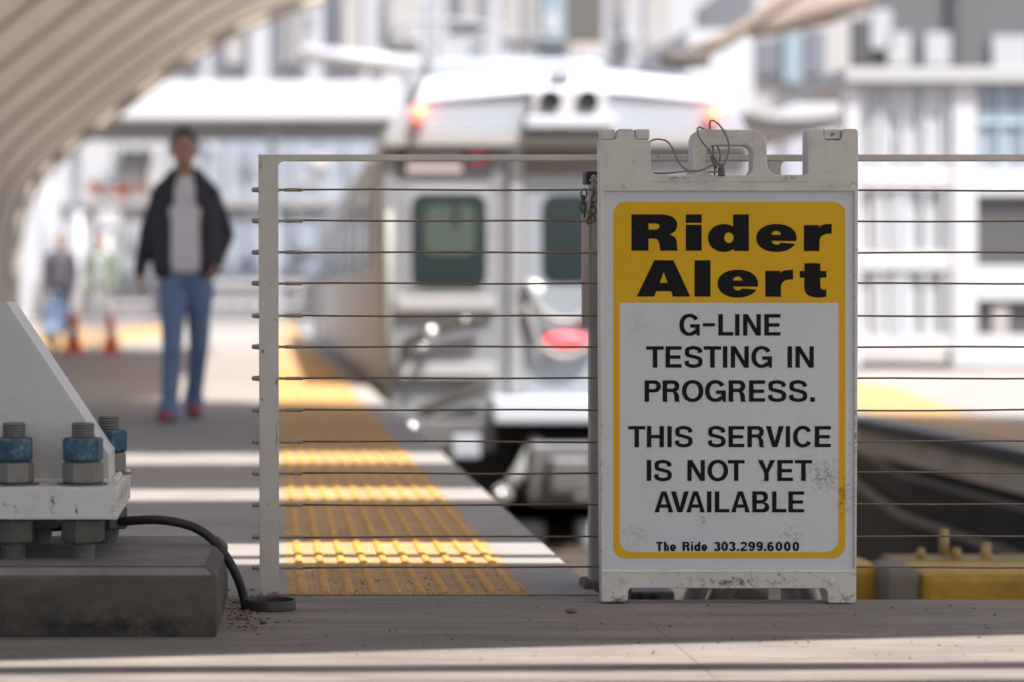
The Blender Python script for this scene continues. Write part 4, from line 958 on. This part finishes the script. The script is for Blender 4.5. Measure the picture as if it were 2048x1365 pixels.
# far station canopy: white fascia, dark soffit, blue glazing beneath
FD_ = 62.
fc = thing('white_canopy', (0, FD_, -1.3), 'broad white canopy edge with dark underside behind the walking man', 'canopy')
part('fascia', 150,166,800,238,FD_,6,fas,fc,.05)
part('soffit', 140,239,800,252,FD_+.3,6,mat('grey_soffit', (.16,.17,.19), .7),fc)
for x in (545, 150): part('column', x-9,252,x+9,680,FD_+1,.3,mat('column_blue_grey', (.34,.37,.41), .5),fc)
gl = thing('glass_front', (0, FD_+8, -1.3), 'pale blue glass front under the white canopy behind the man', 'glass wall')
for i, (x0,x1) in enumerate(((120,235),(240,335),(340,452),(456,548),(552,640),(644,760))):
    pane_ = part('glass_pane', x0,254,x1,560,FD_+8,.2,pblu if i > 1 else wht,gl)
    part('mullion', x1,254,x1+4,660,FD_+7.9,.3,wht,gl)
for i in range(30):
    x0 = rb.uniform(150,740); y0 = rb.uniform(262,540); ww = rb.uniform(10,60); hh = rb.uniform(8,46)
    part('reflection_panel', x0,y0,min(x0+ww,758),min(y0+hh,556),FD_+7.9-.002*i,.04,[wht,pblu,wht,fas,pblu,fas][i%6],gl)
for x in (262,300,392,418,500,592,700): part('mullion', x,254,x+3,560,FD_+7.75,.06,wht,gl)
part('transom', 120,398,770,412,FD_+7.8,.3,off,gl); part('low_wall', 60,561,780,640,FD_+7.8,.3,off,gl)
part('dark_opening', 243,300,304,326,FD_+7.7,.2,dgry,gl)
bn = part('banner', 176,362,292,392,FD_+6,.1,mat('banner_white', (.72,.64,.61), .7),None); tag(bn, 'pale banner with orange blocks low on the glass front left of the man', 'banner')
for x0,y0,x1,y1 in ((178,364,198,384),(230,368,256,394),(284,362,296,384)): part('orange_block', x0,y0,x1,y1,FD_+5.9,.05,mat('orange_print', (.75,.24,.10), .7),bn)
lb = MB(); lb.tube([P(600,106,50),P(840,132,50)], .17, 8)
tag(obj('white_beam', lb, wht, loc=P(600,106,50), smooth=True), 'slanting white beam crossing in front of the building left of the train roof', 'beam')
pg = thing('light_mast', (*P(818,597,44).xy, 0), 'thin dark mast rising just left of the train roof', 'mast'); k = MB(); k.tube([P(816,600,44), P(818,140,44)], .045, 8); obj('pole', k, tgrey, pg); part('mast_head', 808,135,830,180,44,.2,tgrey,pg,.02)
# dark board hanging behind the train roof
hb = part('hanging_board', 1137,-40,1206,86,40,.3,mat('dark_ribbed_board', (.085,.08,.075), .6, var=.3, vscale=2, stretch=(30,1,.2)),None); tag(hb, 'dark ribbed board hanging above the train roof at the top of the picture', 'board')
part('bottom_edge', 1139,87,1205,92,40,.3,mat('pale_edge', (.6,.5,.42), .6),hb)
for px in (1142,1200): 
    k = MB(); k.tube([P(px,-38,40.15),P(px,-420,40.15)], .03, 8); obj('hanger', k, tgrey, hb)
# tan strut and loudspeaker right of the train roof
st = MB(); st.tube([P(1660,-60,26),P(1560,10,26),P(1440,85,26),P(1380,112,26)], .085, 10)
tag(obj('tan_strut', st, mat('tan_paint', (.22,.165,.13), .6), smooth=True, loc=P(1440,85,26)), 'tan tubular strut slanting down towards the loudspeaker above the train', 'strut')
st = MB(); st.tube([P(1730,-20,30),P(1650,20,30),P(1560,48,30),P(1500,70,30)], [.25,.2,.14,.06], 10)
tag(obj('tan_bracket', st, mat('tan_paint_pale', (.25,.19,.15), .6, var=.2), smooth=True, loc=P(1650,20,30)), 'thick tan bracket slanting down at the top right behind the sign', 'bracket')
sp = thing('loudspeaker', P(1370,170,24), 'brown horizontal loudspeaker on a stem above the right side of the train', 'loudspeaker')
k = MB(); k.tube([P(1322,118,24),P(1340,120,24),P(1400,120,24),P(1418,118,24)], [.06,.075,.075,.06], 14); obj('horn', k, mat('brown_housing', (.06,.047,.038), .6), sp, smooth=True)
k = MB(); k.tube([P(1367,130,24),P(1364,180,24)], .035, 8); k.tube([P(1352,150,24),P(1376,168,24)], .02, 8); obj('stem', k, tgrey, sp)
k = MB(); k.tube([P(1364,178,24),P(1364,200,24)], .06, 8); obj('foot', k, tgrey, sp)
k = MB(); k.ball(P(1262,138,30), .09, 12, 8); k.tube([P(1262,138,30),P(1262,200,30)], .03, 8)
tag(obj('roof_camera', k, tgrey, loc=P(1262,200,30), smooth=True), 'small dark round camera at the right end of the train roof', 'camera')
# white block and curved canopy right of the train
wb = thing('white_block', (P(1460,0,56).x, 56, -1.3), 'plain bright white block of a building behind the loudspeaker', 'building')
part('wall', 1376,58,1508,690,56,8,wht,wb); part('wall', 1508,-60,1700,690,58,8,off,wb)
for r_ in ((1512,80,1560,150),(1612,60,1650,150),(1655,150,1690,200)): part('window', *r_, 57.8,.3,pgry,wb)
part('window', 1568,55,1606,165,57.7,.3,bpy.data.materials['ice_blue_glass'],wb)
cc = thing('curved_canopy', (P(1600,0,45).x, 45, 0), 'white curved canopy with a grey underside right of the train', 'canopy')
k = MB(); o_ = [P(x,y,45) for x,y in catmull([(1500,222),(1540,228),(1600,212),(1650,190),(1700,168)],4)]; u_ = [P(x,y,45) for x,y in catmull([(1500,226),(1540,236),(1600,238),(1650,234),(1700,228)],4)]
k.prism([(v.x,v.z) for v in o_]+[(v.x,v.z) for v in u_[::-1]], 45, 52); obj('shell', k, wht, cc)
k = MB(); k.prism([(v.x,v.z-.001) for v in u_]+[(v.x,v.z-.16) for v in u_[::-1]], 45.2, 52); obj('underside', k, mat('soffit_grey', (.22,.21,.21), .7), cc)
part('post', 1560,258,1572,700,46,.2,wht,cc); part('screen_wall', 1500,262,1720,690,53,.3,mat('lilac_white', (.33,.335,.38), .6),cc)
# glazed white pavilion on the opposite platform
PD = 24.8
pv = thing('glazed_pavilion', (P(1880,0,PD).x, PD, 0), 'white framed glass pavilion on the opposite platform right of the sign', 'pavilion')
part('column', 1905,150,1955,736,PD,.25,wht,pv,.02); part('column', 1690,170,1722,736,PD,.25,wht,pv,.02); part('column', 2105,150,2150,736,PD,.25,wht,pv,.02)
part('beam', 1722,328,1905,378,PD+.02,.2,wht,pv,.01); part('beam', 1955,334,2105,392,PD+.02,.2,wht,pv,.01)
part('beam', 1722,503,1905,542,PD+.02,.2,wht,pv,.01); part('beam', 1955,532,2105,602,PD+.02,.2,wht,pv,.01)
part('beam', 1722,670,1905,700,PD+.02,.2,wht,pv,.01); part('beam', 1955,670,2105,736,PD+.02,.2,wht,pv,.01)
part('dark_pane', 1956,392,2105,532,PD+.1,.05,dgry,pv); part('dark_pane', 1956,602,2105,670,PD+.1,.05,dgry,pv)
part('pale_patch', 1985,612,2018,668,PD+.06,.03,mat('pale_reflection_board', (.30,.28,.27), .5),pv)
gwh = mat('frosted_pane', (.36,.37,.38), .3)
for r_ in ((1722,378,1905,503),(1722,542,1905,670)):
    pn = part('glass_pane', *r_, PD+.1,.05,gwh,pv)
    for x0, x1 in ((1782,1818),(1882,1904)): part('post_behind', x0,r_[1]+4,x1,r_[3]-4,PD+.06,.03,mat('grey_mullion', (.40,.42,.45), .5),pn)
    for x0, x1 in ((1745,1770),): part('light_band', x0,r_[1]+20,x1,r_[3]-4,PD+.06,.03,wht,pn)
pn = part('glass_pane', 1722,170,1905,328,PD+.1,.05,mat('grey_upper_glass', (.38,.40,.42), .25),pv)
for r_ in ((1738,215,1774,325),(1776,168,1822,228),(1842,168,1902,232),(1838,236,1880,326),(1790,268,1834,322)): part('light_band', *r_, PD+.06,.03,bpy.data.materials['frosted_pane'],pn)
pn = part('glass_pane', 1955,168,2105,334,PD+.1,.05,mat('blue_grey_glass', (.24,.28,.33), .25),pv)
part('light_band', 1956,222,2105,250,PD+.06,.03,mat('blue_band', (.34,.44,.49), .4),pn)
for r_ in ((1722,170,1905,328),(1722,378,1905,503),(1722,542,1905,670)):
    for x in (1758,1803,1848,1888): part('mullion', x,r_[1],x+6,r_[3],PD+.03,.03,wht if x != 1848 else bpy.data.materials['grey_mullion'],pv)
for x in (1998,2046): part('mullion', x,168,x+5,334,PD+.03,.03,bpy.data.materials['blue_band'],pv)
part('roof_slab', 1690,134,2150,166,PD-.1,2.5,mat('slab_grey', (.32,.32,.33), .6),pv,.02)
part('side_wall', 2105,166,2150,736,PD+.3,2.0,off,pv)
# grey tower behind the pavilion
GD = 66.
gt = thing('grey_tower', (P(1900,0,GD).x, GD, -1.3), 'grey office block with white panels at the top right of the picture', 'building')
b = MB(); p, q = P(1700,690,GD), P(2350,-420,GD); b.box(p.x, q.x, GD, GD+10, -1.3, q.z); obj('wall', b, mgry, gt)
for r_ in ((1700,-60,1735,40),(1742,20,1784,98),(1776,66,1822,132),(1850,66,1905,132),(1985,72,2060,150)): part('white_panel', *r_, GD-.2,.25,gwh,gt,.02)
for r_ in ((1900,-60,1922,132),(1705,40,1740,132)): part('dark_panel', *r_, GD-.2,.25,dgry,gt,.02)
# white railing beyond the man, and a low fence far left
rl = thing('white_railing', (*G(480,690), 0), 'white railing on the sunlit platform behind the man', 'railing')
RD = 40.
for x in (425,452,480,508,536,565,598,630): part('post', x-4,560,x+4,686,RD,.06,wht,rl)
for y in (560,605): part('rail', 415,y,640,y+9,RD-.02,.05,wht,rl)
rl2 = thing('grey_barrier', (*G(250,672), 0), 'grey barrier panels beside the traffic cones', 'barrier')
RD = 48.
part('panel', 225,612,300,652,RD,.06,mat('barrier_grey', (.20,.21,.25), .6),rl2); 
for x in (228,262,297): part('post', x-3,600,x+3,668,RD-.05,.05,tgrey,rl2)
part('top_bar', 222,603,302,609,RD-.06,.05,wht,rl2)
for i, (x, a, d) in enumerate(((92,350,40),(158,430,42),(215,470,44))):
    m_ = thing('white_mast', (*P(x,597,d).xy, 0), ['slim grey post at the far left by the canopy leg','white slender post between the two distant people','white slender post right of the person in the green vest'][i], 'post')
    k = MB(); k.tube([P(x,690,d), P(x,a,d)], .06 if i else .09, 8); obj('shaft', k, tgrey if i == 0 else wht, m_, smooth=True)
    k = MB(); k.tube([P(x-14,a,d), P(x+14,a,d)], .05, 8); obj('cross_arm', k, tgrey if i == 0 else wht, m_, smooth=True)
